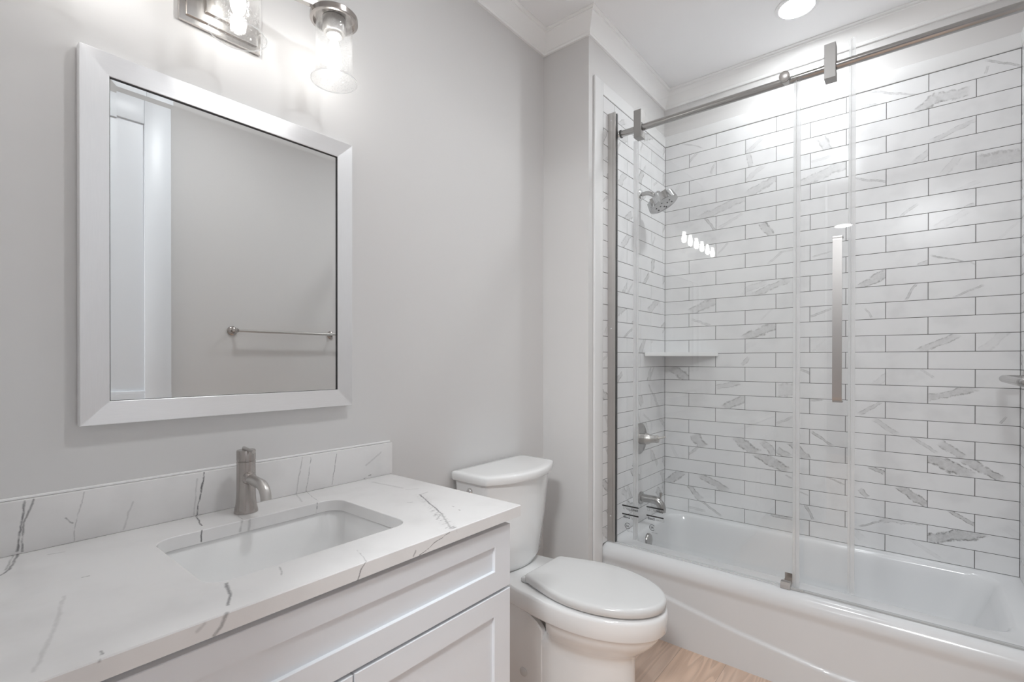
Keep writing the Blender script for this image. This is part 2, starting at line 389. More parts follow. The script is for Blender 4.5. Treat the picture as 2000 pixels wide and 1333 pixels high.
def vinyl(name, haze, seeds=0.0):
    mt = clear_glass(name, (0.97, 0.972, 0.972), seeds=seeds)
    nt = mt.node_tree
    out = [k for k in nt.nodes if k.type == 'OUTPUT_MATERIAL'][0]
    src = out.inputs['Surface'].links[0].from_socket
    df = nt.nodes.new('ShaderNodeBsdfTranslucent')
    df.inputs['Color'].default_value = (0.9, 0.9, 0.9, 1)
    d2 = nt.nodes.new('ShaderNodeBsdfDiffuse')
    d2.inputs['Color'].default_value = (0.9, 0.9, 0.9, 1)
    ad = nt.nodes.new('ShaderNodeMixShader')
    ad.inputs[0].default_value = 0.5
    nt.links.new(df.outputs[0], ad.inputs[1])
    nt.links.new(d2.outputs[0], ad.inputs[2])
    mx = nt.nodes.new('ShaderNodeMixShader')
    mx.inputs[0].default_value = haze
    if seeds > 0:       # the little air bubbles scatter more light than the clear glass
        n = N(nt)
        tc = nt.nodes.new('ShaderNodeTexCoord')
        vo = nt.nodes.new('ShaderNodeTexVoronoi')
        vo.inputs['Scale'].default_value = 150
        nt.links.new(tc.outputs['Object'], vo.inputs['Vector'])
        nt.links.new(n.ramp(vo.outputs['Distance'], 0.10, 0.28, 0.22, haze), mx.inputs[0])
    nt.links.new(src, mx.inputs[1])
    nt.links.new(ad.outputs[0], mx.inputs[2])
    nt.links.new(mx.outputs[0], out.inputs['Surface'])
    return mt
M['seal'] = vinyl('clear_vinyl_seal', 0.36)
M['shade'] = vinyl('seeded_shade_glass', 0.035, seeds=0.5)
M['bulb'] = emitter('lit_bulb', (1.0, 0.985, 0.955), BULB)
M['lens'] = emitter('lit_downlight_lens', (0.945, 0.978, 1.0), DOWNLIGHT)
M['tub_lens'] = emitter('lit_tub_lens', (0.945, 0.978, 1.0), TUBLIGHT)
M['hall_lens'] = emitter('lit_hall_lens', (0.945, 0.978, 1.0), HALL)
M['wood'] = wood_material('light_oak_planks')
M['edge'] = simple('clear_sill_plastic', (0.46, 0.465, 0.465), 0.12)

# ------------------------------------------------------------------ mesh helpers
def obj(name, bm, m, parent=None, smooth=None, loc=None):
    me = bpy.data.meshes.new(name)
    bmesh.ops.recalc_face_normals(bm, faces=bm.faces)
    bm.to_mesh(me)
    bm.free()
    ms = m if isinstance(m, (list, tuple)) else [m]
    for k in ms:
        me.materials.append(k)
    o = bpy.data.objects.new(name, me)
    col.objects.link(o)
    if smooth is not None:
        for p in me.polygons:
            p.use_smooth = True
        if smooth < 180:
            me.set_sharp_from_angle(angle=math.radians(smooth))
    if parent is not None:
        o.parent = parent
        o.matrix_parent_inverse = Matrix.Translation(-world_loc(parent))
    return o

def world_loc(o):
    # meshes are modelled in room coordinates, so only an Empty carries an offset
    return Vector(o.location) if o.type == 'EMPTY' else Vector((0, 0, 0))

def thing(name, label, cat, loc=(0, 0, 0), group=None):
    o = bpy.data.objects.new(name, None)
    o.empty_display_size = 0.05
    col.objects.link(o)
    o.location = loc
    o['label'] = label
    o['category'] = cat
    if group:
        o['group'] = group
    return o

def tag(o, label, cat, group=None):
    o['label'] = label
    o['category'] = cat
    if group:
        o['group'] = group
    return o

def struct(o):
    o['kind'] = 'structure'
    return o

def B():
    return bmesh.new()

def box(bm, lo, hi, bev=0.0, seg=2):
    lo, hi = Vector(lo), Vector(hi)
    r = bmesh.ops.create_cube(bm, size=1.0)
    c, d = (lo + hi) / 2, hi - lo
    for v in r['verts']:
        v.co = Vector((v.co.x * d.x, v.co.y * d.y, v.co.z * d.z)) + c
    if bev > 0:
        es = list({e for v in r['verts'] for e in v.link_edges})
        bmesh.ops.bevel(bm, geom=es, offset=bev, segments=seg, profile=0.5, affect='EDGES')
    return bm

def boxo(name, lo, hi, m, parent=None, bev=0.0, seg=2):
    return obj(name, box(B(), lo, hi, bev, seg), m, parent, smooth=40 if bev else None)

def loft(bm, loops, closed=True, cap0=False, cap1=False):
    rows = [[bm.verts.new(p) for p in L] for L in loops]
    n = len(rows[0])
    for a, b in zip(rows[:-1], rows[1:]):
        for i in range(n if closed else n - 1):
            j = (i + 1) % n
            bm.faces.new((a[i], a[j], b[j], b[i]))
    if cap0:
        bm.faces.new(list(reversed(rows[0])))
    if cap1:
        bm.faces.new(rows[-1])
    return rows

def lathe(bm, prof, origin, axis=(0, 0, 1), seg=40):
    """prof = [(radius, height)]; revolves about axis through origin"""
    ax = Vector(axis).normalized()
    t = Vector((1, 0, 0)) if abs(ax.x) < 0.9 else Vector((0, 1, 0))
    e1 = ax.cross(t).normalized()
    e2 = ax.cross(e1)
    o = Vector(origin)
    loops = []
    for r, h in prof:
        r = max(r, 1e-5)
        loops.append([o + ax * h + (e1 * math.cos(a) + e2 * math.sin(a)) * r for a in [2 * math.pi * i / seg for i in range(seg)]])
    loft(bm, loops, cap0=prof[0][0] > 1e-4, cap1=prof[-1][0] > 1e-4)
    return bm

def tube(bm, pts, rad, seg=20, caps=True):
    pts = [Vector(p) for p in pts]
    rads = rad if isinstance(rad, (list, tuple)) else [rad] * len(pts)
    loops = []
    ref = None
    for i, p in enumerate(pts):
        d = (pts[min(i + 1, len(pts) - 1)] - pts[max(i - 1, 0)]).normalized()
        if ref is None:
            t = Vector((0, 0, 1)) if abs(d.z) < 0.9 else Vector((0, 1, 0))
            ref = d.cross(t).normalized()
        e1 = (ref - d * ref.dot(d)).normalized()
        ref = e1
        e2 = d.cross(e1)
        loops.append([p + (e1 * math.cos(a) + e2 * math.sin(a)) * rads[i] for a in [2 * math.pi * k / seg for k in range(seg)]])
    loft(bm, loops, cap0=caps, cap1=caps)
    return bm

def arc(c, u, v, r, a0, a1, n=10):
    c, u, v = Vector(c), Vector(u), Vector(v)
    return [c + (u * math.cos(a) + v * math.sin(a)) * r for a in [a0 + (a1 - a0) * i / n for i in range(n + 1)]]

def rrect(x0, x1, y0, y1, z, r, n=6):
    """rounded rectangle loop in plan"""
    pts = []
    for cx, cy, a in ((x1 - r, y1 - r, 0), (x0 + r, y1 - r, 90), (x0 + r, y0 + r, 180), (x1 - r, y0 + r, 270)):
        for i in range(n + 1):
            t = math.radians(a + 90 * i / n)
            pts.append(Vector((cx + r * math.cos(t), cy + r * math.sin(t), z)))
    return pts

def sstep(a, b, x):
    t = min(1, max(0, (x - a) / (b - a)))
    return t * t * (3 - 2 * t)

# ------------------------------------------------------------------ room shell
XL, XR, YB = 0.269, 1.776, 2.885        # tiled faces of the tub alcove
DL, DR, DB = 0.259, 1.786, 2.897        # painted faces behind / above the tile
STUB = 2.0                              # face of the short return wall
CEIL = 2.865
ZTOP, PITCHZ, TLEN = 2.540, 0.0778, 0.3064
ZTUB = ZTOP - 28 * PITCHZ

struct(boxo('floor', (-0.1, -3.3, -0.08), (2.7, 2.95, 0.0), M['wood']))
struct(boxo('ceiling', (-0.1, -3.3, CEIL), (2.7, 3.05, CEIL + 0.08), M['ceiling']))
wall_left = struct(boxo('wall_left', (-0.1, -0.12, 0), (0.0, STUB + 0.02, CEIL), M['wall']))
wall_return = struct(boxo('wall_return', (-0.1, STUB, 0), (DL, DB + 0.1, CEIL), M['wall']))
wall_back = struct(boxo('wall_back', (DL - 0.02, DB, 0), (DR + 0.1, DB + 0.1, CEIL), M['wall']))
wall_right = struct(boxo('wall_right', (DR, -0.12, 0), (DR + 0.1, DB + 0.1, CEIL), M['wall']))
bm = B()
box(bm, (-0.1, -0.12, 0), (0.90, 0.0, CEIL))
box(bm, (0.90, -0.12, 2.66), (1.75, 0.0, CEIL))
box(bm, (1.75, -0.12, 0), (DR + 0.1, 0.0, CEIL))
struct(obj('wall_front', bm, M['wall']))
# hallway beyond the doorway the picture is taken from
bm = B()
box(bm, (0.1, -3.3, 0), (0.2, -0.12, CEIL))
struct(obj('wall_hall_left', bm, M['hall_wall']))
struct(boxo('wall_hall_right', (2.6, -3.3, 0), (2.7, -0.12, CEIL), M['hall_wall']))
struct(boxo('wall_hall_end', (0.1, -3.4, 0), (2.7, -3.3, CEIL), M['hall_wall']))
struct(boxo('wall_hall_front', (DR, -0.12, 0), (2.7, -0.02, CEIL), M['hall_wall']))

# crown moulding swept round the room
poly = [(0, 0), (DR, 0), (DR, DB), (DL, DB), (DL, STUB), (0, STUB)]
prof = [(0.0, 2.770), (0.011, 2.770), (0.014, 2.779), (0.012, 2.783), (0.047, 2.848), (0.052, 2.850), (0.052, 2.856), (0.061, 2.860), (0.061, 2.8649)]
bm = B()
loops = []
for p, z in prof:
    L = []
    for i in range(6):
        a, b, c = Vector(poly[i - 1]), Vector(poly[i]), Vector(poly[(i + 1) % 6])
        n1 = Vector((-(b - a).y, (b - a).x)).normalized()
        n2 = Vector((-(c - b).y, (c - b).x)).normalized()
        q = b + (n1 + n2) * p
        L.append(Vector((q.x, q.y, z)))
    loops.append(L)
loft(bm, loops)
struct(obj('trim_1', bm, M['trim']))
# baseboards
struct(boxo('baseboard_left', (0.0, 1.07, 0), (0.014, STUB, 0.13), M['trim'], bev=0.003))
struct(boxo('baseboard_return', (0.014, STUB - 0.014, 0), (DL, STUB, 0.13), M['trim'], bev=0.003))
struct(boxo('baseboard_right', (DR - 0.014, 0.0, 0), (DR, 2.03, 0.13), M['trim'], bev=0.003))

# ------------------------------------------------------------------ tile

def tile_wall(name, axis, plane, face, h0, h1, joints, parent):
    """tiles as bevelled slabs; plane = tile face, face = direction it looks (+1/-1)"""
    bm = B()
    lays = {k: bm.faces.layers.float_vector.new(k) for k in ('tile_seed', 'vein_a', 'shape_a', 'vein_b', 'shape_b')}
    g = 0.00125
    for j in range(28):
        z1 = ZTOP - j * PITCHZ
        z0 = z1 - PITCHZ
        cuts = [h0] + [c for c in joints[j % 2] if h0 + 0.004 < c < h1 - 0.004] + [h1]
        for a, b in zip(cuts[:-1], cuts[1:]):
            th = 0.0075
            lo, hi = (a + g, z0 + g), (b - g, z1 - g)
            before = set(bm.faces)
            p0, p1 = sorted((plane, plane - face * th))
            if axis == 'x':
                box(bm, (lo[0], p0, lo[1]), (hi[0], p1, hi[1]), 0.0007, 1)
            else:
                box(bm, (p0, lo[0], lo[1]), (p1, hi[0], hi[1]), 0.0007, 1)
            fs = [f for f in bm.faces if f not in before]
            mine = []
            if axis == 'x':
                mine = [v for v in BACK_VEINS if a <= v[0] < b and z0 <= v[1] < z1]
            rnd = random.random()
            if not mine and rnd < (0.25 if axis == 'x' else 0.7):
                st = random.uniform(0.08, 0.22) if axis == 'x' else random.uniform(0.35, 0.75)
                up_ = 1 if z0 > 1.1 else -1
                mine = [(random.uniform(a, b), random.uniform(z0, z1), up_ * random.uniform(0.4, 1.1), random.choice((0.004, 0.008, 0.014) if axis == 'x' else (0.006, 0.012, 0.020)), st, random.uniform(0.04, 0.09))]
            sd = Vector((random.uniform(0, 40), random.uniform(0, 40), random.uniform(0, 40)))
            for f in fs:
                f[lays['tile_seed']] = sd
                for k, key in enumerate('ab'):
                    v = mine[k] if k < len(mine) else (0, 0, 0, 0.01, 0.0, 0.05)
                    f[lays['vein_' + key]] = Vector(v[0:3])
                    f[lays['shape_' + key]] = Vector(v[3:6])
    o = obj(name, bm, M['tile_' + axis], parent)
    return o

M['tile_x'] = tile_material('marble_look_tile_back', 'x')
M['tile_y'] = tile_material('marble_look_tile_side', 'y')
ja = [XL + 0.1456 + i * TLEN for i in range(6)]
jb = [XL + 0.2968 + i * TLEN for i in range(-1, 6)]
tile_wall('tile_cladding', 'x', YB, -1, XL, XR, {0: jb, 1: ja}, wall_back)
la = [2.685 - i * TLEN for i in range(3)]
lb = [2.850 - i * TLEN for i in range(4)]
tile_wall('tile_cladding', 'y', XL, 1, 2.12, YB, {0: sorted(lb), 1: sorted(la)}, wall_return)
tile_wall('tile_cladding', 'y', XR, -1, 2.12, YB, {0: sorted(la), 1: sorted(lb)}, wall_right)
gz0, gz1 = ZTUB, ZTOP
boxo('grout', (XL - 0.002, YB + 0.0015, gz0), (XR + 0.002, DB, gz1 + 0.002), M['grout'], wall_back)
boxo('grout', (DL, 2.119, gz0), (XL - 0.0015, YB + 0.003, gz1 + 0.002), M['grout'], wall_return)
boxo('grout', (XR + 0.0015, 2.119, gz0), (DR, YB + 0.003, gz1 + 0.002), M['grout'], wall_right)
# bullnose borders
for par, pl, sgn, dry in ((wall_return, XL, 1, DL), (wall_right, XR, -1, DR)):
    a, b = sorted((dry, pl + sgn * 0.002))
    bm = B()
    box(bm, (a, 2.040, 0.0), (b, 2.1185, ZTOP + 0.066), 0.0035, 3)
    obj('bullnose_border', bm, M['bullnose'], par, smooth=40)
    bm = B()
    box(bm, (a, 2.1185, ZTOP + 0.0022), (b, DB - 0.008, ZTOP + 0.066), 0.0035, 3)
    obj('bullnose_border', bm, M['bullnose'], par, smooth=40)
bm = B()
box(bm, (XL - 0.001, YB - 0.002, ZTOP + 0.0022), (XR + 0.001, DB, ZTOP + 0.066), 0.0035, 3)
obj('bullnose_border', bm, M['bullnose'], wall_back, smooth=40)

# open door leaf standing against the right wall (seen in the mirror)
door = struct(obj('door_1', box(B(), (1.702, 0.06, 0.012), (1.733, 0.876, 2.60), 0.0015, 1), M['cabinet'], smooth=40))
bm = B()   # raised stiles and rails leave two recessed panels
t0, t1 = 1.690, 1.7025
for lo, hi in (((0.06, 0.012), (0.178, 2.60)), ((0.758, 0.012), (0.876, 2.60)), ((0.178, 2.478), (0.758, 2.60)), ((0.178, 0.90), (0.758, 1.095)), ((0.178, 0.012), (0.758, 0.25))):
    box(bm, (t0, lo[0], lo[1]), (t1, hi[0], hi[1]), 0.003, 2)
obj('stile_and_rail', bm, M['cabinet'], door, smooth=40)
bm = B()
box(bm, (1.733, 0.10, 0.25), (1.780, 0.13, 0.35), 0.002, 1)
box(bm, (1.733, 0.10, 2.25), (1.780, 0.13, 2.35), 0.002, 1)
obj('hinge', bm, M['nickel'], door, smooth=40)

# ------------------------------------------------------------------ bathtub
tub = thing('bathtub', 'white alcove bathtub with a curved line pressed into its apron, behind the glass doors', 'bathtub', (1.02, 2.5, 0))
tx0, tx1 = DL + 0.002, DR - 0.002
def swoosh(x):
    pts = [(0.26, 0.262), (0.45, 0.226), (0.592, 0.197), (0.70, 0.178), (0.842, 0.153), (0.998, 0.132), (1.11, 0.118), (1.205, 0.1065), (1.30, 0.104), (1.45, 0.115), (1.60, 0.14), (1.80, 0.19)]
    for (a, b), (c, d) in zip(pts[:-1], pts[1:]):
        if a <= x <= c:
            return b + (d - b) * (x - a) / (c - a)
    return pts[-1][1] if x > 1 else pts[0][1]
bm = B()
NX = 140
rows = []
prof = [(k / 60.0) * 0.305 for k in range(61)]
zt = ZTUB - 0.0006
for k in range(61 + 13):
    row = []
    for i in range(NX + 1):
        x = tx0 + (tx1 - tx0) * i / NX
        if k < 61:
            z = prof[k]
            y = 2.131 - 0.009 * (1 - sstep(-0.006, 0.006, z - swoosh(x)))
            y -= 0.008 * sstep(0.27, 0.31, z)
        else:
            t = (k - 60) / 13.0 * math.pi / 2
            R = zt - 0.305
            y = 2.123 + 0.045 * (1 - math.cos(t))
            z = 0.305 + R * math.sin(t)
        row.append(bm.verts.new((x, y, z)))
    rows.append(row)
for a, b in zip(rows[:-1], rows[1:]):
    for i in range(NX):
        bm.faces.new((a[i], a[i + 1], b[i + 1], b[i]))
apron = obj('apron', bm, M['tub'], tub, smooth=60)
bm = B()
n = 10
def plan(x0, x1, y0, y1, z, r):
    return rrect(x0, x1, y0, y1, z, r, n)
loops = [plan(tx0, tx1, 2.168, YB + 0.006, zt, 0.001),
         plan(0.330, 1.712, 2.262, 2.846, zt, 0.09),
         plan(0.334, 1.708, 2.266, 2.842, zt - 0.0015, 0.09),
         plan(0.340, 1.700, 2.272, 2.836, zt - 0.006, 0.09),
         plan(0.345, 1.690, 2.277, 2.831, zt - 0.016, 0.09),
         plan(0.352, 1.672, 2.284, 2.822, zt - 0.06, 0.10),
         plan(0.366, 1.62, 2.300, 2.800, 0.17, 0.11),
         plan(0.385, 1.57, 2.320, 2.780, 0.10, 0.12),
         plan(0.420, 1.50, 2.355, 2.745, 0.068, 0.12),
         plan(0.480, 1.42, 2.41, 2.69, 0.058, 0.12)]
loft(bm, loops, cap1=True)
obj('basin', bm, M['tub'], tub, smooth=60)
bm = B()
lathe(bm, [(0.036, 0.0), (0.036, 0.010), (0.033, 0.014), (0.02, 0.0155), (0.0, 0.016)], (0.3475, 2.462, 0.302), (1, 0, 0.06))
obj('overflow_cover', bm, M['steel'], tub, smooth=40)
bm = B()
lathe(bm, [(0.03, 0.0), (0.03, 0.003), (0.02, 0.005), (0.0, 0.005)], (0.56, 2.55, 0.057))
obj('drain', bm, M['steel'], tub, smooth=40)

# ------------------------------------------------------------------ shower doors
def text_mesh(body, size, name, m, parent, loc, bold=0.0):
    cu = bpy.data.curves.new(name, 'FONT')
    cu.body = body
    cu.size = size
    cu.offset = bold
    cu.extrude = 0.0001
    tmp = bpy.data.objects.new(name + '_tmp', cu)
    col.objects.link(tmp)
    dg = bpy.context.evaluated_depsgraph_get()
    me = bpy.data.meshes.new_from_object(tmp.evaluated_get(dg))
    bpy.data.objects.remove(tmp)
    bm = B()
    bm.from_mesh(me)
    bpy.data.meshes.remove(me)
    for v in bm.verts:      # stand it up facing the room (-y)
        v.co = Vector((v.co.x, v.co.z, v.co.y)) + Vector(loc)
    return bm

def printed_label(panel, x, z, y):
    bm = B()
    box(bm, (x, y - 0.0003, z), (x + 0.085, y, z + 0.0065))
    box(bm, (x, y - 0.0003, z - 0.041), (x + 0.085, y, z - 0.0345))
    obj('label_bars', bm, M['print'], panel)
    # C-shaped certification ring with letters inside
    bm = B()
    cx, cz, R = x + 0.029, z - 0.092, 0.0135
    pts = [Vector((cx + R * math.cos(a), y - 0.0003, cz + R * math.sin(a))) for a in [math.radians(40 + 280 * i / 30) for i in range(31)]]
    tube(bm, pts, 0.0011, 6)
    obj('certification_mark', bm, M['print'], panel)
    obj('certification_mark', text_mesh('SA', 0.0135, 'mark', None, None, (cx - 0.0085, y - 0.0004, cz - 0.0048), 0.0002), M['print'], panel)
    obj('label_lettering', text_mesh('\u25a1 Clean', 0.0145, 'txt', None, None, (x + 0.004, y - 0.0004, z - 0.0145)), M['print_grey'], panel)
    obj('label_lettering', text_mesh('Shield', 0.0145, 'txt', None, None, (x + 0.048, y - 0.0004, z - 0.0145), 0.0003), M['print'], panel)
    obj('label_lettering', text_mesh('Blast2', 0.0145, 'txt', None, None, (x + 0.007, y - 0.0004, z - 0.0555), 0.0003), M['print'], panel)
    obj('label_lettering', text_mesh('cool \u2610', 0.0145, 'txt', None, None, (x + 0.046, y - 0.0004, z - 0.0555)), M['print_grey'], panel)
    obj('label_lettering', text_mesh('SGCC  CPSC', 0.0055, 'txt', None, None, (x + 0.026, y - 0.0004, z - 0.118)), M['print_grey'], panel)

YF, YR, YS = 2.180, 2.215, 2.240
enc = thing('shower_screen', 'fixed clear glass shower panel with brushed metal wall channel and overhead rail', 'shower door', (1.02, YF, ZTUB))
bm = B()
box(bm, (XL, 2.168, ZTUB + 0.001), (0.297, 2.196, 2.468), 0.001, 1)
box(bm, (0.297, 2.168, ZTUB + 0.001), (0.309, 2.176, 2.468), 0.0008, 1)
box(bm, (0.297, 2.190, ZTUB + 0.001), (0.309, 2.196, 2.468), 0.0008, 1)
ch = obj('wall_channel', bm, M['nickel'], enc, smooth=40)
for zz in (2.43, 1.41, 0.49):
    lathe(b := B(), [(0.0045, 0), (0.0045, 0.0012), (0.003, 0.0022), (0, 0.0024)], (0.287, 2.168, zz), (0, -1, 0), 14)
    obj('screw', b, M['chrome'], ch, smooth=40)
boxo('gasket', (0.309, 2.1745, ZTUB + 0.004), (0.3105, 2.1905, 2.460), M['rubber'], enc)
panel = boxo('glass_panel', (0.312, YF - 0.004, ZTUB + 0.004), (1.079, YF + 0.004, 2.455), M['glass'], enc)
printed_label(panel, 0.345, 0.550, YF - 0.0045)
bm = B()   # clear wiper on the free edge, below the rail
box(bm, (1.070, YF + 0.0045, ZTUB + 0.006), (1.0835, YF + 0.0065, 2.345))
box(bm, (1.0795, YF - 0.004, ZTUB + 0.006), (1.0815, YF + 0.0045, 2.345))
box(bm, (1.0835, YF + 0.005, ZTUB + 0.006), (1.093, YF + 0.014, 2.345))
obj('edge_seal', bm, M['seal'], enc)
bm = B()
tube(bm, [(0.2715, YR, 2.372), (XR - 0.002, YR, 2.372)], 0.0155, 32)
obj('rail', bm, M['steel'], enc, smooth=40)
for xx, s in ((XL, 1), (XR, -1)):
    bm = B()
    lathe(bm, [(0.019, 0.0), (0.019, 0.040), (0.0165, 0.044)], (xx + s * 0.0005, YR, 2.372), (s, 0, 0), 32)
    e = obj('rail_end_mount', bm, M['chrome'], enc, smooth=40)
    bm = B()
    lathe(bm, [(0.0158, 0.0455), (0.0195, 0.0455), (0.0195, 0.050), (0.0158, 0.050)], (xx, YR, 2.372), (s, 0, 0), 32)
    obj('rubber_ring', bm, M['rubber'], e, smooth=40)
bm = B()
lathe(bm, [(0.0, -0.0165), (0.017, -0.0165), (0.0185, -0.0155), (0.0185, -0.005), (0.0145, -0.0045), (0.0145, 0.0045), (0.017, 0.005), (0.017, 0.036)], (1.040, YF, 2.372), (0, 1, 0), 32)
obj('standoff_bolt', bm, M['nickel'], enc, smooth=40)
# threshold and guide block on the tub rim
bm = B()
box(bm, (XL + 0.002, 2.1675, ZTUB), (1.062, 2.1725, ZTUB + 0.0055), 0.0006, 1)
box(bm, (XL + 0.002, 2.1875, ZTUB), (1.062, 2.192, ZTUB + 0.0045), 0.0006, 1)
obj('sill_track', bm, M['seal'], enc)
bm = B()
loft(bm, [[Vector((x, y, z)) for y, z in ((2.168, ZTUB), (2.180, ZTUB), (2.180, ZTUB + 0.0065), (2.174, ZTUB + 0.0075), (2.168, ZTUB + 0.0055))] for x in (1.078, XR - 0.002)], cap0=True, cap1=True)
obj('threshold_strip', bm, M['edge'], enc)
bm = B()
loft(bm, [[Vector((x, y, z)) for y, z in ((2.158, ZTUB), (2.260, ZTUB), (2.260, ZTUB + 0.024), (2.253, ZTUB + 0.030), (2.2505, ZTUB + 0.030), (2.2505, ZTUB + 0.006), (2.2375, ZTUB + 0.006), (2.2375, ZTUB + 0.006), (2.190, ZTUB + 0.006), (2.190, ZTUB + 0.022), (2.170, ZTUB + 0.022), (2.163, ZTUB + 0.012))] for x in (1.032, 1.066)], cap0=True, cap1=True)
obj('guide_block', bm, M['nickel_dark'], enc)
bm = B()
box(bm, (1.066, 2.164, ZTUB), (1.112, 2.171, ZTUB + 0.010), 0.001, 1)
obj('guide_foot', bm, M['edge'], enc)

sl = thing('sliding_shower_door', 'sliding clear glass shower door with long vertical handle, hung from the rail', 'shower door', (0.82, YS, ZTUB))
sp = boxo('glass_panel', (0.385, YS, ZTUB + 0.010), (1.250, YS + 0.008, 2.446), M['glass'], sl)
printed_label(sp, 0.441, 0.546, YS - 0.0005)
bm = B()
box(bm, (1.2505, YS - 0.001, ZTUB + 0.012), (1.2525, YS + 0.009, 2.470))
box(bm, (1.2430, YS + 0.0085, ZTUB + 0.012), (1.2525, YS + 0.0105, 2.470))
box(bm, (1.2535, YS + 0.001, ZTUB + 0.012), (1.2655, YS + 0.008, 2.472))
obj('edge_seal', bm, M['seal'], sl)
bm = B()
box(bm, (0.3825, YS - 0.001, ZTUB + 0.012), (0.3845, YS + 0.009, 2.33))
box(bm, (0.3835, YS + 0.0085, ZTUB + 0.012), (0.393, YS + 0.0105, 2.33))
box(bm, (0.370, YS + 0.001, ZTUB + 0.012), (0.3815, YS + 0.008, 2.33))
obj('edge_seal', bm, M['seal'], sl)
M['hanger'] = simple('satin_steel_hanger', (0.42, 0.41, 0.40), 0.5, metal=1.0)
for k, xx in enumerate((0.394, 1.170)):
    bm = B()
    x1 = xx + 0.037
    # hollow housing that straddles the rail: front plate, top, bottom, side cheeks
    box(bm, (xx, 2.1895, 2.322), (x1, 2.1965, 2.452), 0.0008, 1)
    box(bm, (xx, 2.1965, 2.322), (x1, 2.2385, 2.329), 0.0006, 1)
    box(bm, (xx, 2.1965, 2.445), (x1, 2.2385, 2.452), 0.0006, 1)
    for xa in (xx, x1 - 0.003):
        box(bm, (xa, 2.1965, 2.390), (xa + 0.003, 2.2385, 2.445))
        box(bm, (xa, 2.1965, 2.329), (xa + 0.003, 2.2385, 2.354))
    h = obj('hanger', bm, M['hanger'], sl, smooth=40)
    bm = B()
    lathe(bm, [(0.0, -0.008), (0.012, -0.008), (0.014, -0.004), (0.012, 0.0), (0.014, 0.004), (0.012, 0.008), (0, 0.008)], (xx + 0.0185, YR, 2.4035), (0, 1, 0), 24)
    obj('roller', bm, M['rubber'], h, smooth=40)
# D handle: flat bar with rounded turns into the glass
bm = B()
loops = []
zt_, zb_ = 1.727, 1.097
path = [(YS, zt_ - 0.0035)] + [(2.1935 + 0.0 + 0.018 * (1 - math.sin(a)) - 0.0, zt_ - 0.0035 - 0.018 * (1 - math.cos(a))) for a in [math.pi / 2 * i / 8 for i in range(9)]]
path += [(2.1935 + 0.018 * (1 - math.cos(a)), zb_ + 0.0035 + 0.018 * (1 - math.sin(a))) for a in [math.pi / 2 * i / 8 for i in range(9)]] + [(YS, zb_ + 0.0035)]
for i, (y, z) in enumerate(path):
    a, b = path[max(i - 1, 0)], path[min(i + 1, len(path) - 1)]
    d = Vector((b[0] - a[0], b[1] - a[1])).normalized()
    nn = Vector((-d.y, d.x)) * 0.0035
    loops.append([Vector((1.199, y + nn.x, z + nn.y)), Vector((1.229, y + nn.x, z + nn.y)), Vector((1.229, y - nn.x, z - nn.y)), Vector((1.199, y - nn.x, z - nn.y))])
loft(bm, loops, cap0=True, cap1=True)
M['handle'] = simple('satin_steel_handle', (0.46, 0.445, 0.435), 0.36, metal=1.0)
obj('handle', bm, M['handle'], sl, smooth=30)

# ------------------------------------------------------------------ shower fittings
M['satin'] = simple('satin_chrome', (0.50, 0.50, 0.50), 0.16, metal=1.0)
sh = thing('showerhead', 'brushed nickel scalloped shower head on a curved wall arm', 'shower head', (XL, 2.533, 2.165))
lathe(b := B(), [(0.031, 0.0005), (0.031, 0.004), (0.027, 0.009), (0.016, 0.013), (0.0, 0.013)], (XL, 2.533, 2.165), (1, 0, 0))
obj('flange', b, M['chrome'], sh, smooth=40)
hc = Vector((0.404, 2.530, 2.086))
hn = Vector((0.45, 0.10, -0.885)).normalized()
neck = hc - hn * 0.066
pts = [Vector((XL + 0.006, 2.533, 2.165)), Vector((0.300, 2.533, 2.166))] + [Vector((0.300 + 0.065 * math.sin(a), 2.533, 2.166 - 0.065 * (1 - math.cos(a)))) for a in [math.radians(8 * i) for i in range(1, 7)]] + [neck]
tube(b := B(), pts, 0.0115, 20)
obj('shower_arm', b, M['steel'], sh, smooth=40)
e1 = hn.cross(Vector((0, 1, 0))).normalized()
e2 = hn.cross(e1)
def scallop(h, sc, dep):
    return [hc + hn * h + (e1 * math.cos(a) + e2 * math.sin(a)) * sc * 1.12 * (1 - dep * abs(math.sin(a * 4.5))**0.6 if dep else 1) for a in [2 * math.pi * i / 90 for i in range(90)]]
loft(b := B(), [scallop(-0.066, 0.012, 0), scallop(-0.056, 0.020, 0), scallop(-0.051, 0.045, 0.10), scallop(-0.046, 0.064, 0.16), scallop(-0.004, 0.070, 0.16), scallop(0.0, 0.071, 0.08), scallop(0.004, 0.070, 0), scallop(0.006, 0.066, 0)], cap0=True, cap1=True)
head = obj('spray_head', b, M['satin'], sh, smooth=35)
for rr, nn in ((0.022, 3), (0.045, 6)):
    for i in range(nn):
        bm = B()
        a = 2 * math.pi * i / nn + rr * 10
        c = hc + (e1 * math.cos(a) + e2 * math.sin(a)) * rr
        lathe(bm, [(0.0042, 0.0055), (0.0036, 0.0080), (0.0, 0.0080)], c, hn, 10)
        obj('nozzle', bm, M['rubber'], head, smooth=40)
lathe(b := B(), [(0.012, -0.012), (0.017, -0.006), (0.018, 0.002), (0.014, 0.008)], neck, hn, 24)
obj('swivel_nut', b, M['satin'], sh, smooth=40)

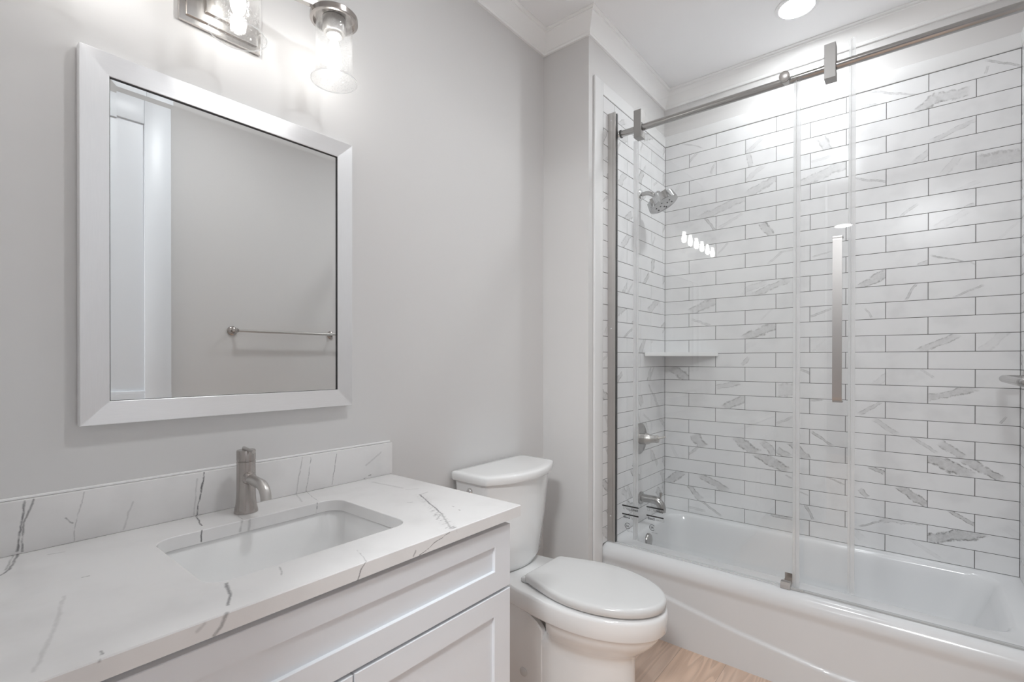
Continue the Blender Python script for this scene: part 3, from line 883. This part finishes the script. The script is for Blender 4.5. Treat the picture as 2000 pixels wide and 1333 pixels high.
va = thing('shower_valve', 'round brushed nickel shower valve with a pin handle on the left tiled wall', 'shower valve', (XL, 2.535, 0.824))
lathe(b := B(), [(0.085, 0.0005), (0.085, 0.003), (0.081, 0.006), (0.0, 0.0065)], (XL, 2.535, 0.824), (1, 0, 0), 56)
obj('escutcheon', b, M['steel'], va, smooth=40)
lathe(b := B(), [(0.030, 0.006), (0.030, 0.036), (0.028, 0.0365), (0.028, 0.0385), (0.031, 0.039), (0.030, 0.050), (0.023, 0.062), (0.020, 0.070), (0.0195, 0.092), (0.021, 0.094), (0.021, 0.104), (0.019, 0.106), (0.0, 0.106)], (XL, 2.535, 0.824), (1, 0, 0.06), 36)
obj('handle_hub', b, M['nickel'], va, smooth=35)
tube(b := B(), [(0.368, 2.535, 0.832), (0.392, 2.543, 0.840), (0.412, 2.549, 0.846)], 0.0055, 12)
obj('handle_pin', b, M['nickel'], va, smooth=40)

ts = thing('tub_spout', 'brushed nickel tub spout with diverter knob below the shower valve', 'spout', (XL, 2.545, 0.49))
lathe(b := B(), [(0.034, 0.0005), (0.034, 0.008), (0.026, 0.014), (0.022, 0.015)], (XL, 2.545, 0.495), (1, 0, 0), 36)
obj('flange', b, M['steel'], ts, smooth=40)
pts = [Vector((XL + 0.01, 2.545, 0.497)), Vector((0.350, 2.545, 0.497))] + arc((0.350, 2.545, 0.455), (0, 0, 1), (1, 0, 0), 0.042, math.radians(10), math.radians(90), 9) + [Vector((0.392, 2.545, 0.440))]
tube(b := B(), pts, 0.0215, 28)
obj('spout_body', b, M['steel'], ts, smooth=40)
lathe(b := B(), [(0.006, 0.0), (0.006, 0.018), (0.0085, 0.020), (0.0085, 0.036), (0.0, 0.037)], (0.384, 2.545, 0.506), (0.1, 0, 1), 20)
obj('diverter_knob', b, M['steel'], ts, smooth=40)

bm = B()
pts = [(XL + 0.0006, YB - 0.0006), (0.578, YB - 0.0006), (0.583, YB - 0.012), (0.578, YB - 0.018)]
pts += [(XL + 0.016, 2.583 + 0.004), (XL + 0.008, 2.583), (XL + 0.0006, 2.590)]
loft(bm, [[Vector((x, y, z)) for x, y in pts] for z in (1.2785, 1.3005)], cap0=True, cap1=True)
bmesh.ops.bevel(bm, geom=list(bm.edges), offset=0.002, segments=2, affect='EDGES')
tag(obj('corner_shelf', bm, M['bullnose'], smooth=40), 'white triangular corner shelf in the tiled shower corner', 'shelf')

gb = thing('grab_bar', 'brushed metal grab bar on the tiled wall at the foot of the bathtub', 'grab bar', (XR, 2.5, 1.184))
xb = 1.712
pts = [Vector((XR - 0.004, 2.755, 1.184)), Vector((xb + 0.020, 2.755, 1.184))] + arc((xb + 0.020, 2.735, 1.184), (0, 1, 0), (-1, 0, 0), 0.020, math.radians(15), math.radians(90), 6)
pts += list(reversed([Vector((p.x, 5.05 - p.y, p.z)) for p in pts]))
tube(b := B(), pts, 0.0140, 24)
obj('bar', b, M['steel'], gb, smooth=40)
for yy in (2.755, 2.295):
    lathe(b := B(), [(0.034, 0.0005), (0.034, 0.004), (0.030, 0.008), (0.015, 0.009)], (XR, yy, 1.184), (-1, 0, 0), 32)
    obj('flange', b, M['steel'], gb, smooth=40)

tb = thing('towel_bar', 'brushed nickel towel bar on the right wall, seen reflected in the mirror', 'towel bar', (DR, 1.53, 1.43))
tube(b := B(), [(1.722, 1.196, 1.430), (1.722, 1.880, 1.430)], 0.0085, 20)
obj('bar', b, M['nickel'], tb, smooth=40)
for yy in (1.215, 1.862):
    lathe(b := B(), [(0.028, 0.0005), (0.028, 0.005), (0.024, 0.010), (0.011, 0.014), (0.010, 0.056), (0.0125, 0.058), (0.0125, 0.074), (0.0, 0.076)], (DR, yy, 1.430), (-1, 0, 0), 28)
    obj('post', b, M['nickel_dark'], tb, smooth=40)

# ------------------------------------------------------------------ ceiling fittings
def downlight(x, y, label, lens, r=0.070):
    d = thing('ceiling_light', label, 'ceiling light', (x, y, CEIL), 'recessed ceiling lights')
    lathe(b := B(), [(r + 0.018, -0.0003), (r + 0.018, -0.003), (r + 0.012, -0.006), (r + 0.002, -0.007), (r, -0.003), (r, -0.0003)], (x, y, CEIL), (0, 0, 1), 56)
    obj('trim_ring', b, M['ceiling'], d, smooth=40)
    lathe(b := B(), [(r, -0.0015), (r * 0.6, -0.003), (0, -0.0035)], (x, y, CEIL), (0, 0, 1), 56)
    obj('lens', b, lens, d, smooth=60)
    return d
downlight(1.020, 2.545, 'lit round recessed ceiling light directly above the bathtub', M['tub_lens'])
downlight(1.015, 0.985, 'round recessed ceiling light over the bathroom floor, reflected in the sliding glass door', M['lens'])
downlight(0.78, -2.55, 'round recessed ceiling light in the hall, at its far end', M['hall_lens'], 0.09)
downlight(1.55, -1.1, 'added round fill light in the hall ceiling, just beyond the doorway', M['hall_lens'], 0.26)  # unseen wide panel, added to fill the bathroom with light through the doorway

vent = thing('ceiling_register', 'white slatted ceiling air register above the vanity, reflected in the glass', 'air vent', (0.44, 1.28, CEIL))
bm = B()
for lo, hi in (((0.30, 1.225), (0.58, 1.245)), ((0.30, 1.315), (0.58, 1.335)), ((0.30, 1.245), (0.325, 1.315)), ((0.555, 1.245), (0.58, 1.315)), ((0.425, 1.245), (0.452, 1.315))):
    box(bm, (lo[0], lo[1], CEIL - 0.006), (hi[0], hi[1], CEIL - 0.0003))
obj('frame', bm, M['trim'], vent)
boxo('duct_shade_panel', (0.325, 1.245, CEIL - 0.0012), (0.555, 1.315, CEIL - 0.0004), M['dark'], vent)  # thin dark sheet; the duct's shade is in its colour, no hole is cut
for x0, x1 in ((0.325, 0.425), (0.452, 0.555)):
    bm = B()
    for i in range(11):
        x = x0 + (x1 - x0) * (i + 0.5) / 11
        loft(bm, [[Vector((x - 0.003, y, CEIL - 0.0014)), Vector((x + 0.002, y, CEIL - 0.0065)), Vector((x + 0.0035, y, CEIL - 0.0060)), Vector((x - 0.0015, y, CEIL - 0.0013))] for y in (1.245, 1.315)], cap0=True, cap1=True)
    obj('louvre', bm, M['trim'], vent)
lathe(b := B(), [(0.004, -0.006), (0.004, -0.012), (0, -0.0125)], (0.4385, 1.28, CEIL), (0, 0, 1), 14)
obj('damper_knob', b, M['chrome'], vent, smooth=40)

# ------------------------------------------------------------------ mirror
mr = thing('wall_mirror', 'rectangular wall mirror with a wide brushed silver frame, above the sink', 'mirror', (0, 0.566, 1.53))
y0, y1, z0, z1 = 0.229, 0.902, 1.110, 1.951
fw = 0.0525
xf = 0.028
def rail_piece(pts, mname):
    """mitred frame piece; pts = outer a, outer b, inner b, inner a (y,z)"""
    bm = B()
    ob, fr = [Vector((0.0025, *p)) for p in pts], [Vector((xf, *p)) for p in pts]
    loft(bm, [ob, fr], cap0=True, cap1=True)
    bmesh.ops.bevel(bm, geom=[e for e in bm.edges if all(abs(v.co.x - xf) < 1e-6 for v in e.verts) and min(abs(e.verts[0].co.y - e.verts[1].co.y), abs(e.verts[0].co.z - e.verts[1].co.z)) < 1e-6], offset=0.0012, segments=1, affect='EDGES')
    return obj('frame_side', bm, M[mname], mr)
O = [(y0, z0), (y1, z0), (y1, z1), (y0, z1)]
I = [(y0 + fw, z0 + fw), (y1 - fw, z0 + fw), (y1 - fw, z1 - fw), (y0 + fw, z1 - fw)]
for k in range(4):
    rail_piece([O[k], O[(k + 1) % 4], I[(k + 1) % 4], I[k]], 'frame_h' if k % 2 == 0 else 'frame_v')
bm = B()
for lo, hi in (((y0 + fw, z0 + fw), (y1 - fw, z0 + fw + 0.001)), ((y0 + fw, z1 - fw - 0.001), (y1 - fw, z1 - fw)), ((y0 + fw, z0 + fw + 0.001), (y0 + fw + 0.001, z1 - fw - 0.001)), ((y1 - fw - 0.001, z0 + fw + 0.001), (y1 - fw, z1 - fw - 0.001))):
    box(bm, (0.0210, lo[0], lo[1]), (0.0268, hi[0], hi[1]))
obj('lip_shade_liner', bm, M['rubber'], mr)  # black liner whose colour stands for the shadow line inside the frame
bm = B()
bw = 0.014
g = [(a, b) for a, b in ((y0 + fw, z0 + fw), (y1 - fw, z0 + fw), (y1 - fw, z1 - fw), (y0 + fw, z1 - fw))]
gi = [(g[0][0] + bw, g[0][1] + bw), (g[1][0] - bw, g[1][1] + bw), (g[2][0] - bw, g[2][1] - bw), (g[3][0] + bw, g[3][1] - bw)]
loft(bm, [[Vector((0.014, *p)) for p in g], [Vector((0.0218, *p)) for p in g], [Vector((0.0214, *p)) for p in gi]], cap0=True, cap1=True)
obj('mirror_glass', bm, M['mirror'], mr)

# ------------------------------------------------------------------ vanity light
vl = thing('vanity_light', 'brushed nickel three-lamp wall light with clear seeded glass shades above the mirror', 'wall light', (0, 0.515, 2.2))
bm = B()
def plate(y0, y1, z0, z1, x0, x1, bev=0.002):
    box(bm, (x0, y0, z0), (x1, y1, z1), bev, 2)
plate(0.422, 0.622, 2.115, 2.315, 0.0008, 0.012)
plate(0.436, 0.608, 2.129, 2.301, 0.0115, 0.022)
plate(0.476, 0.568, 2.150, 2.285, 0.0215, 0.034)
M['plate'] = simple('warm_polished_nickel', (0.66, 0.63, 0.60), 0.2, metal=1.0)
obj('backplate', bm, M['plate'], vl, smooth=40)
bm = B()
LY = (0.253, 0.515, 0.777)
XS = 0.130
box(bm, (0.034, 0.505, 2.262), (0.124, 0.525, 2.278), 0.001, 1)
obj('support_arm', bm, M['nickel'], vl, smooth=40)
bm = B()
for yy in (LY[0], LY[2]):
    a, b_ = Vector((0.070, 0.515, 2.27)), Vector((XS - 0.005, yy, 2.27))
    d = (b_ - a).normalized()
    s_ = Vector((-d.y, d.x, 0)) * 0.008
    up_ = Vector((0, 0, 0.008))
    loft(bm, [[p + s_ + up_, p - s_ + up_, p - s_ - up_, p + s_ - up_] for p in (a, b_)], cap0=True, cap1=True)
obj('cross_bar', bm, M['nickel'], vl, smooth=40)
first = None
proto = []
cup = lathe(B(), [(0.0, 2.278), (0.020, 2.278), (0.026, 2.272), (0.030, 2.262), (0.062, 2.258), (0.066, 2.254), (0.066, 2.240), (0.062, 2.238), (0.058, 2.238), (0.058, 2.248), (0.0, 2.249)], (XS, LY[0], 0), (0, 0, 1), 48)
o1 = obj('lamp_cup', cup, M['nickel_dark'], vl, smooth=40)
o2 = obj('socket', lathe(B(), [(0.032, 2.247), (0.032, 2.212), (0.029, 2.206), (0.022, 2.205), (0.022, 2.198), (0.0, 2.198)], (XS, LY[0], 0), (0, 0, 1), 36), M['nickel'], o1, smooth=40)
o3 = obj('glass_shade', lathe(B(), [(0.0505, 2.246), (0.0515, 2.15), (0.0515, 2.095), (0.0535, 2.083), (0.0605, 2.072), (0.0640, 2.069), (0.0645, 2.0675), (0.0630, 2.0665), (0.0585, 2.0700), (0.0510, 2.0825), (0.0490, 2.095), (0.0490, 2.15), (0.0480, 2.246)], (XS, LY[0], 0), (0, 0, 1), 56), M['shade'], vl, smooth=50)
o4 = obj('bulb', lathe(B(), [(0.010, 2.198), (0.010, 2.185), (0.015, 2.168), (0.0175, 2.150), (0.0170, 2.136), (0.0125, 2.124), (0.006, 2.119), (0.0, 2.118)], (XS, LY[0], 0), (0, 0, 1), 28), M['bulb'], vl, smooth=60)
rim = [Vector((XS + 0.0637 * math.cos(a), LY[0] + 0.0637 * math.sin(a), 2.0678)) for a in [2 * math.pi * i / 64 for i in range(65)]]
o5 = obj('rolled_rim', tube(B(), rim, 0.0017, 8, caps=False), M['seal'], o3, smooth=60)
for yy in LY[1:]:
    pair = {}
    for o in (o1, o2, o3, o4, o5):
        c = o.copy()
        col.objects.link(c)
        pair[o] = c
        c.parent = pair.get(o.parent, o.parent)
        c.matrix_parent_inverse = o.matrix_parent_inverse
        if o not in (o2, o5):
            c.location = (0, yy - LY[0], 0)

# ------------------------------------------------------------------ vanity cabinet, counter, sink, faucet
vc = thing('vanity_cabinet', 'white shaker vanity cabinet with a false drawer front over two doors', 'cabinet', (0.29, 0.54, 0))
bm = B()
box(bm, (0.002, 0.055, 0.10), (0.020, 1.030, 0.826))
box(bm, (0.002, 0.055, 0.10), (0.565, 0.073, 0.826))
box(bm, (0.002, 1.012, 0.10), (0.565, 1.030, 0.826))
box(bm, (0.020, 0.073, 0.10), (0.565, 1.012, 0.118))
box(bm, (0.547, 0.073, 0.60), (0.565, 1.012, 0.826))
box(bm, (0.547, 0.53, 0.118), (0.565, 0.57, 0.60))
box(bm, (0.10, 0.075, 0.0), (0.50, 1.01, 0.10))
obj('carcass', bm, M['cabinet'], vc)
def shaker(name, ya, yb, za, zb, sl_, sr, rt, rb):
    bm = B()
    xb_, xm, xf_ = 0.566, 0.577, 0.5855
    def ring(x, iy0, iy1, iz0, iz1):
        return [Vector((x, iy0, iz0)), Vector((x, iy1, iz0)), Vector((x, iy1, iz1)), Vector((x, iy0, iz1))]
    c = 0.0012
    loft(bm, [ring(xb_, ya, yb, za, zb), ring(xf_ - c, ya, yb, za, zb), ring(xf_, ya + c, yb - c, za + c, zb - c),
              ring(xf_, ya + sl_, yb - sr, za + rb, zb - rt), ring(xf_ - c, ya + sl_ + c * .6, yb - sr - c * .6, za + rb + c * .6, zb - rt - c * .6), ring(xm, ya + sl_ + c, yb - sr - c, za + rb + c, zb - rt - c)], cap0=True, cap1=True)
    return obj(name, bm, M['cabinet'], vc)
shaker('drawer_front', 0.062, 1.032, 0.643, 0.810, 0.062, 0.062, 0.047, 0.054)
shaker('door', 0.062, 0.5465, 0.108, 0.6355, 0.064, 0.064, 0.056, 0.060)
shaker('door', 0.5505, 1.032, 0.108, 0.6355, 0.064, 0.064, 0.056, 0.060)

M['stone'] = stone_material('polished_white_quartz', STONE_VEINS)
ct = thing('countertop', 'white grey-veined stone vanity countertop with matching backsplash', 'countertop', (0.3, 0.54, 0.827))
bm = B()
ZC0, ZC1 = 0.8270, 0.8570
cx0, cx1, cy0, cy1 = 0.149, 0.480, 0.328, 0.772
outer = [(0.600, 1.060), (0.0015, 1.060), (0.0015, 0.008), (0.600, 0.008)]
n = 8
inn = rrect(cx0, cx1, cy0, cy1, 0, 0.042, n)
def ring_outer(z, inset):
    # sample outer rectangle so that it pairs with the rounded cutout loop
    pts = []
    for k, (ox, oy) in enumerate(outer):
        sx = -1 if ox > 0.3 else 1
        sy = -1 if oy > 0.5 else 1
        pts += [Vector((ox + sx * inset, oy + sy * inset, z))] * (n + 1)
    return pts
def quad_ring(zlev):
    return [Vector((p.x, p.y, zlev)) for p in inn]
e_ = 0.002
vo0 = [bm.verts.new((x, y, ZC0)) for x, y in outer]
vo1 = [bm.verts.new((x, y, ZC1 - e_)) for x, y in outer]
vo2 = [bm.verts.new((x + (-e_ if x > .3 else 0), y + (-e_ if y > .5 else e_), ZC1)) for x, y in outer]
vi2 = [bm.verts.new((p.x + (p.x - (cx0 + cx1) / 2) / 0.165 * 0.0012, p.y + (p.y - (cy0 + cy1) / 2) / 0.22 * 0.0012, ZC1)) for p in inn]
vi1 = [bm.verts.new((p.x, p.y, ZC1 - 0.0015)) for p in inn]
vi0 = [bm.verts.new((p.x, p.y, ZC0)) for p in inn]
def bridge(a, b):
    for i in range(len(a)):
        j = (i + 1) % len(a)
        bm.faces.new((a[i], a[j], b[j], b[i]))
bridge(vo0, vo1); bridge(vo1, vo2); bridge(vi2, vi1); bridge(vi1, vi0)
def web(vo, vi):
    for k in range(4):
        seg_ = vi[k * (n + 1):(k + 1) * (n + 1)]
        for a, b in zip(seg_[:-1], seg_[1:]):
            bm.faces.new((vo[k], a, b))
        k2 = (k + 1) % 4
        bm.faces.new((vo[k], seg_[-1], vi[k2 * (n + 1)], vo[k2]))
web(vo2, vi2); web(vo0, vi0)
obj('slab', bm, M['stone'], ct, smooth=30)
bm = B()
box(bm, (0.0015, 0.008, ZC1 + 0.0002), (0.0200, 1.0655, 0.9665), 0.0015, 2)
obj('backsplash', bm, M['stone'], ct, smooth=40)
bm = B()
box(bm, (0.0004, 0.008, 0.9667), (0.0075, 1.0655, 0.9720), 0.0012, 2)
obj('caulk_bead', bm, M['trim'], ct)

sk = thing('undermount_sink', 'white rectangular undermount sink below the countertop cutout', 'sink', (0.315, 0.55, 0.68))
bm = B()
zs = ZC0 - 0.0006
loops = [rrect(0.130, 0.500, 0.305, 0.795, zs - 0.016, 0.05, 8), rrect(0.130, 0.500, 0.305, 0.795, zs, 0.05, 8),
         rrect(0.141, 0.488, 0.320, 0.780, zs, 0.045, 8), rrect(0.144, 0.485, 0.323, 0.777, zs - 0.003, 0.045, 8),
         rrect(0.152, 0.478, 0.331, 0.769, zs - 0.07, 0.05, 8), rrect(0.165, 0.466, 0.344, 0.756, zs - 0.125, 0.06, 8),
         rrect(0.20, 0.43, 0.38, 0.72, zs - 0.150, 0.07, 8), rrect(0.27, 0.36, 0.45, 0.65, zs - 0.158, 0.04, 8)]
loft(bm, loops, cap1=True)
obj('basin', bm, M['ceramic'], sk, smooth=50)
lathe(b := B(), [(0.022, 0.0), (0.022, 0.003), (0.016, 0.004), (0, 0.003)], (0.315, 0.55, zs - 0.1585), (0, 0, 1), 30)
obj('drain', b, M['nickel'], sk, smooth=40)

fc = thing('faucet', 'brushed nickel single-hole faucet with a flared base and small top lever', 'faucet', (0.082, 0.552, ZC1))
lathe(b := B(), [(0.0285, 0.0003), (0.0285, 0.003), (0.0268, 0.012), (0.0245, 0.024), (0.0232, 0.040), (0.0226, 0.060), (0.0226, 0.1335), (0.0212, 0.1345), (0.0212, 0.1365)], (0.082, 0.552, ZC1), (0, 0, 1), 48)
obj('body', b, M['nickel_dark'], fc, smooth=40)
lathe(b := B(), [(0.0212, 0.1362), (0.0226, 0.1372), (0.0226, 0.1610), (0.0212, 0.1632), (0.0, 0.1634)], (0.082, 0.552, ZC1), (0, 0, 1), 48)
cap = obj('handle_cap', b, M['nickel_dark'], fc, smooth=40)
lv = Vector((1.0, -0.10, 0)).normalized()
p0 = Vector((0.082, 0.552, ZC1 + 0.1655)) - lv * 0.018
tube(b := B(), [p0, p0 + lv * 0.080], 0.0045, 16)
obj('lever', b, M['nickel'], cap, smooth=40)
pts = [Vector((0.100, 0.552, 0.9480)), Vector((0.160, 0.552, 0.9440))] + arc((0.163, 0.552, 0.9100), (0, 0, 1), (1, 0, 0), 0.0340, math.radians(8), math.radians(78), 8) + [Vector((0.1985, 0.552, 0.9080))]
tube(b := B(), pts, 0.0128, 26)
obj('spout', b, M['nickel'], fc, smooth=40)
lathe(b := B(), [(0.0175, 0.0), (0.016, 0.006), (0.0125, 0.012)], (0.1010, 0.552, 0.9489), (1, 0, -0.1), 26)
obj('spout_collar', b, M['nickel_dark'], fc, smooth=40)

# ------------------------------------------------------------------ toilet
tl = thing('toilet', 'white two-piece skirted toilet with closed lid between the vanity and the bathtub', 'toilet', (0.4, 1.575, 0))
YC = 1.575
def egg(z, xb, wr, xm, wm, xf, n=24, rc=0.03, pw=2.0, belly=0.0, pinch=0.0):
    """toilet outline: straight-ish tail with rounded rear corners, elliptical nose"""
    half = []
    for i in range(5):                      # rear corner
        a = math.pi / 2 * i / 4
        half.append((xb + rc - rc * math.cos(a), wr - rc + rc * math.sin(a)))
    for i in range(1, 13):
        t = i / 12
        f = sstep(0, 1, t) * (1 - belly) + math.sin(t * math.pi / 2) * belly
        x_ = xb + rc + (xm - xb - rc) * t
        half.append((x_, (wr + (wm - wr) * f) * (1 - pinch * (1 - sstep(0.34, 0.44, x_)))))
    for i in range(1, n):
        a = math.pi / 2 * i / n
        half.append((xm + (xf - xm) * math.sin(a) ** (2 / pw), wm * math.cos(a) ** (2 / pw)))
    pts = [Vector((x, YC + w, z)) for x, w in half] + [Vector((xf, YC, z))] + [Vector((x, YC - w, z)) for x, w in reversed(half)]
    return pts
bm = B()
levels = [
    egg(0.0, 0.08, 0.100, 0.46, 0.112, 0.690),
    egg(0.02, 0.08, 0.104, 0.46, 0.116, 0.694),
    egg(0.12, 0.08, 0.104, 0.46, 0.115, 0.690),
    egg(0.20, 0.08, 0.104, 0.46, 0.116, 0.690),
    egg(0.225, 0.08, 0.103, 0.46, 0.118, 0.693),
    egg(0.240, 0.08, 0.102, 0.46, 0.124, 0.702, pinch=0.2),
    egg(0.256, 0.09, 0.098, 0.47, 0.135, 0.720, pinch=0.5),
    egg(0.278, 0.10, 0.095, 0.48, 0.151, 0.745, pinch=0.72),
    egg(0.302, 0.11, 0.085, 0.49, 0.165, 0.768, pinch=0.72),
    egg(0.322, 0.12, 0.078, 0.50, 0.173, 0.781, pinch=0.72),
    egg(0.336, 0.10, 0.085, 0.50, 0.176, 0.787, pinch=0.68),
    egg(0.3395, 0.04, 0.128, 0.50, 0.181, 0.795),
    egg(0.345, 0.03, 0.134, 0.50, 0.184, 0.800),
    egg(0.398, 0.03, 0.135, 0.50, 0.186, 0.803),
    egg(0.407, 0.032, 0.133, 0.50, 0.184, 0.800),
    egg(0.411, 0.037, 0.128, 0.50, 0.178, 0.793),
]
loft(bm, levels, cap0=True, cap1=True)
bowl = obj('bowl', bm, M['ceramic'], tl, smooth=50)
# side skirt of the trapway
for sgn in (-1, 1):
    bm = B()
    prof_ = [(0.085, 0.0), (0.385, 0.0), (0.385, 0.262), (0.36, 0.285), (0.23, 0.345), (0.085, 0.345)]
    a_, b_ = YC + sgn * 0.095, YC + sgn * 0.117
    loft(bm, [[Vector((x, a_, z)) for x, z in prof_], [Vector((x, b_ - sgn * 0.004, z)) for x, z in prof_], [Vector((x + (0.004 if x < .2 else -0.004), b_, z - (0.004 if z > .1 else 0))) for x, z in prof_]], cap0=True, cap1=True)
    obj('side_skirt', bm, M['ceramic'], tl, smooth=35)
for sgn in (-1, 1):
    lathe(b := B(), [(0.017, 0.0), (0.017, 0.002), (0.014, 0.004), (0.0, 0.0045)], (0.300, YC + sgn * 0.117, 0.078), (0, sgn, 0), 28)
    obj('bolt_cap', b, M['seat'], tl, smooth=40)
def seat_loop(z, d):
    return egg(z, 0.302 + d, 0.122 - d, 0.535, 0.175 - d, 0.798 - d, 24, 0.018, belly=0.9)
bm = B()
loft(bm, [seat_loop(0.4112, 0.060), seat_loop(0.4112, 0.056), seat_loop(0.4165, 0.054), seat_loop(0.4200, 0.056)], cap0=True, cap1=True)
obj('seat_ring', bm, M['seat'], tl, smooth=50)
bm = B()
loft(bm, [seat_loop(0.4204, 0.012), seat_loop(0.4204, 0.003), seat_loop(0.4225, 0.0005), seat_loop(0.4400, 0.0), seat_loop(0.4455, 0.0025), seat_loop(0.4490, 0.007), seat_loop(0.4505, 0.014), seat_loop(0.4515, 0.05)], cap0=True, cap1=True)
obj('seat_lid', bm, M['seat'], tl, smooth=50)
for sgn in (-1, 1):
    bm = B()
    box(bm, (0.282, YC + sgn * 0.098 - 0.016, 0.411), (0.312, YC + sgn * 0.098 + 0.016, 0.431), 0.006, 3)
    obj('hinge', bm, M['seat'], tl, smooth=50)
def tank_loop(z, w, xb, xc, bow, rc=0.035, n=14):
    """flat back, short straight sides, bowed front"""
    pts = []
    front = []
    for i in range(n + 1):
        s = -1 + 2 * i / n
        front.append((xc + bow * (1 - abs(s) ** 2.2), s * (w - rc * 0.6)))
    pts.append((xb, -w + 0.012)); pts.append((xb + 0.004, -w + 0.003)); pts.append((xb + 0.014, -w))
    pts.append((xc - rc, -w)); pts.append((xc - rc * 0.4, -w + rc * 0.12)); pts.append((xc - rc * 0.12, -w + rc * 0.32))
    pts += front
    pts.append((xc - rc * 0.12, w - rc * 0.32)); pts.append((xc - rc * 0.4, w - rc * 0.12)); pts.append((xc - rc, w))
    pts.append((xb + 0.014, w)); pts.append((xb + 0.004, w - 0.003)); pts.append((xb, w - 0.012))
    return [Vector((x, YC + y, z)) for x, y in pts]
bm = B()
loft(bm, [tank_loop(0.4118, 0.150, 0.05, 0.165, 0.035), tank_loop(0.416, 0.158, 0.045, 0.172, 0.040), tank_loop(0.44, 0.168, 0.035, 0.180, 0.042), tank_loop(0.60, 0.190, 0.025, 0.190, 0.047), tank_loop(0.779, 0.209, 0.020, 0.198, 0.052)], cap0=True, cap1=True)
obj('tank', bm, M['ceramic'], tl, smooth=50)
bm = B()
loft(bm, [tank_loop(0.7792, 0.218, 0.018, 0.204, 0.058), tank_loop(0.7815, 0.222, 0.015, 0.208, 0.060), tank_loop(0.785, 0.224, 0.013, 0.210, 0.061), tank_loop(0.806, 0.225, 0.012, 0.211, 0.062), tank_loop(0.812, 0.223, 0.014, 0.209, 0.061), tank_loop(0.8150, 0.217, 0.020, 0.203, 0.058), tank_loop(0.8158, 0.20, 0.04, 0.185, 0.05)], cap0=True, cap1=True)
obj('tank_lid', bm, M['ceramic'], tl, smooth=50)
lathe(b := B(), [(0.0125, -0.004), (0.0125, 0.006), (0.010, 0.010), (0.005, 0.012), (0.0, 0.012)], (0.106, YC - 0.2065, 0.747), (0, -1, -0.1), 28)
fl = obj('flush_button', b, M['chrome'], tl, smooth=40)

for o in bpy.data.objects:
    if o.type == 'MESH':
        o.data.update()
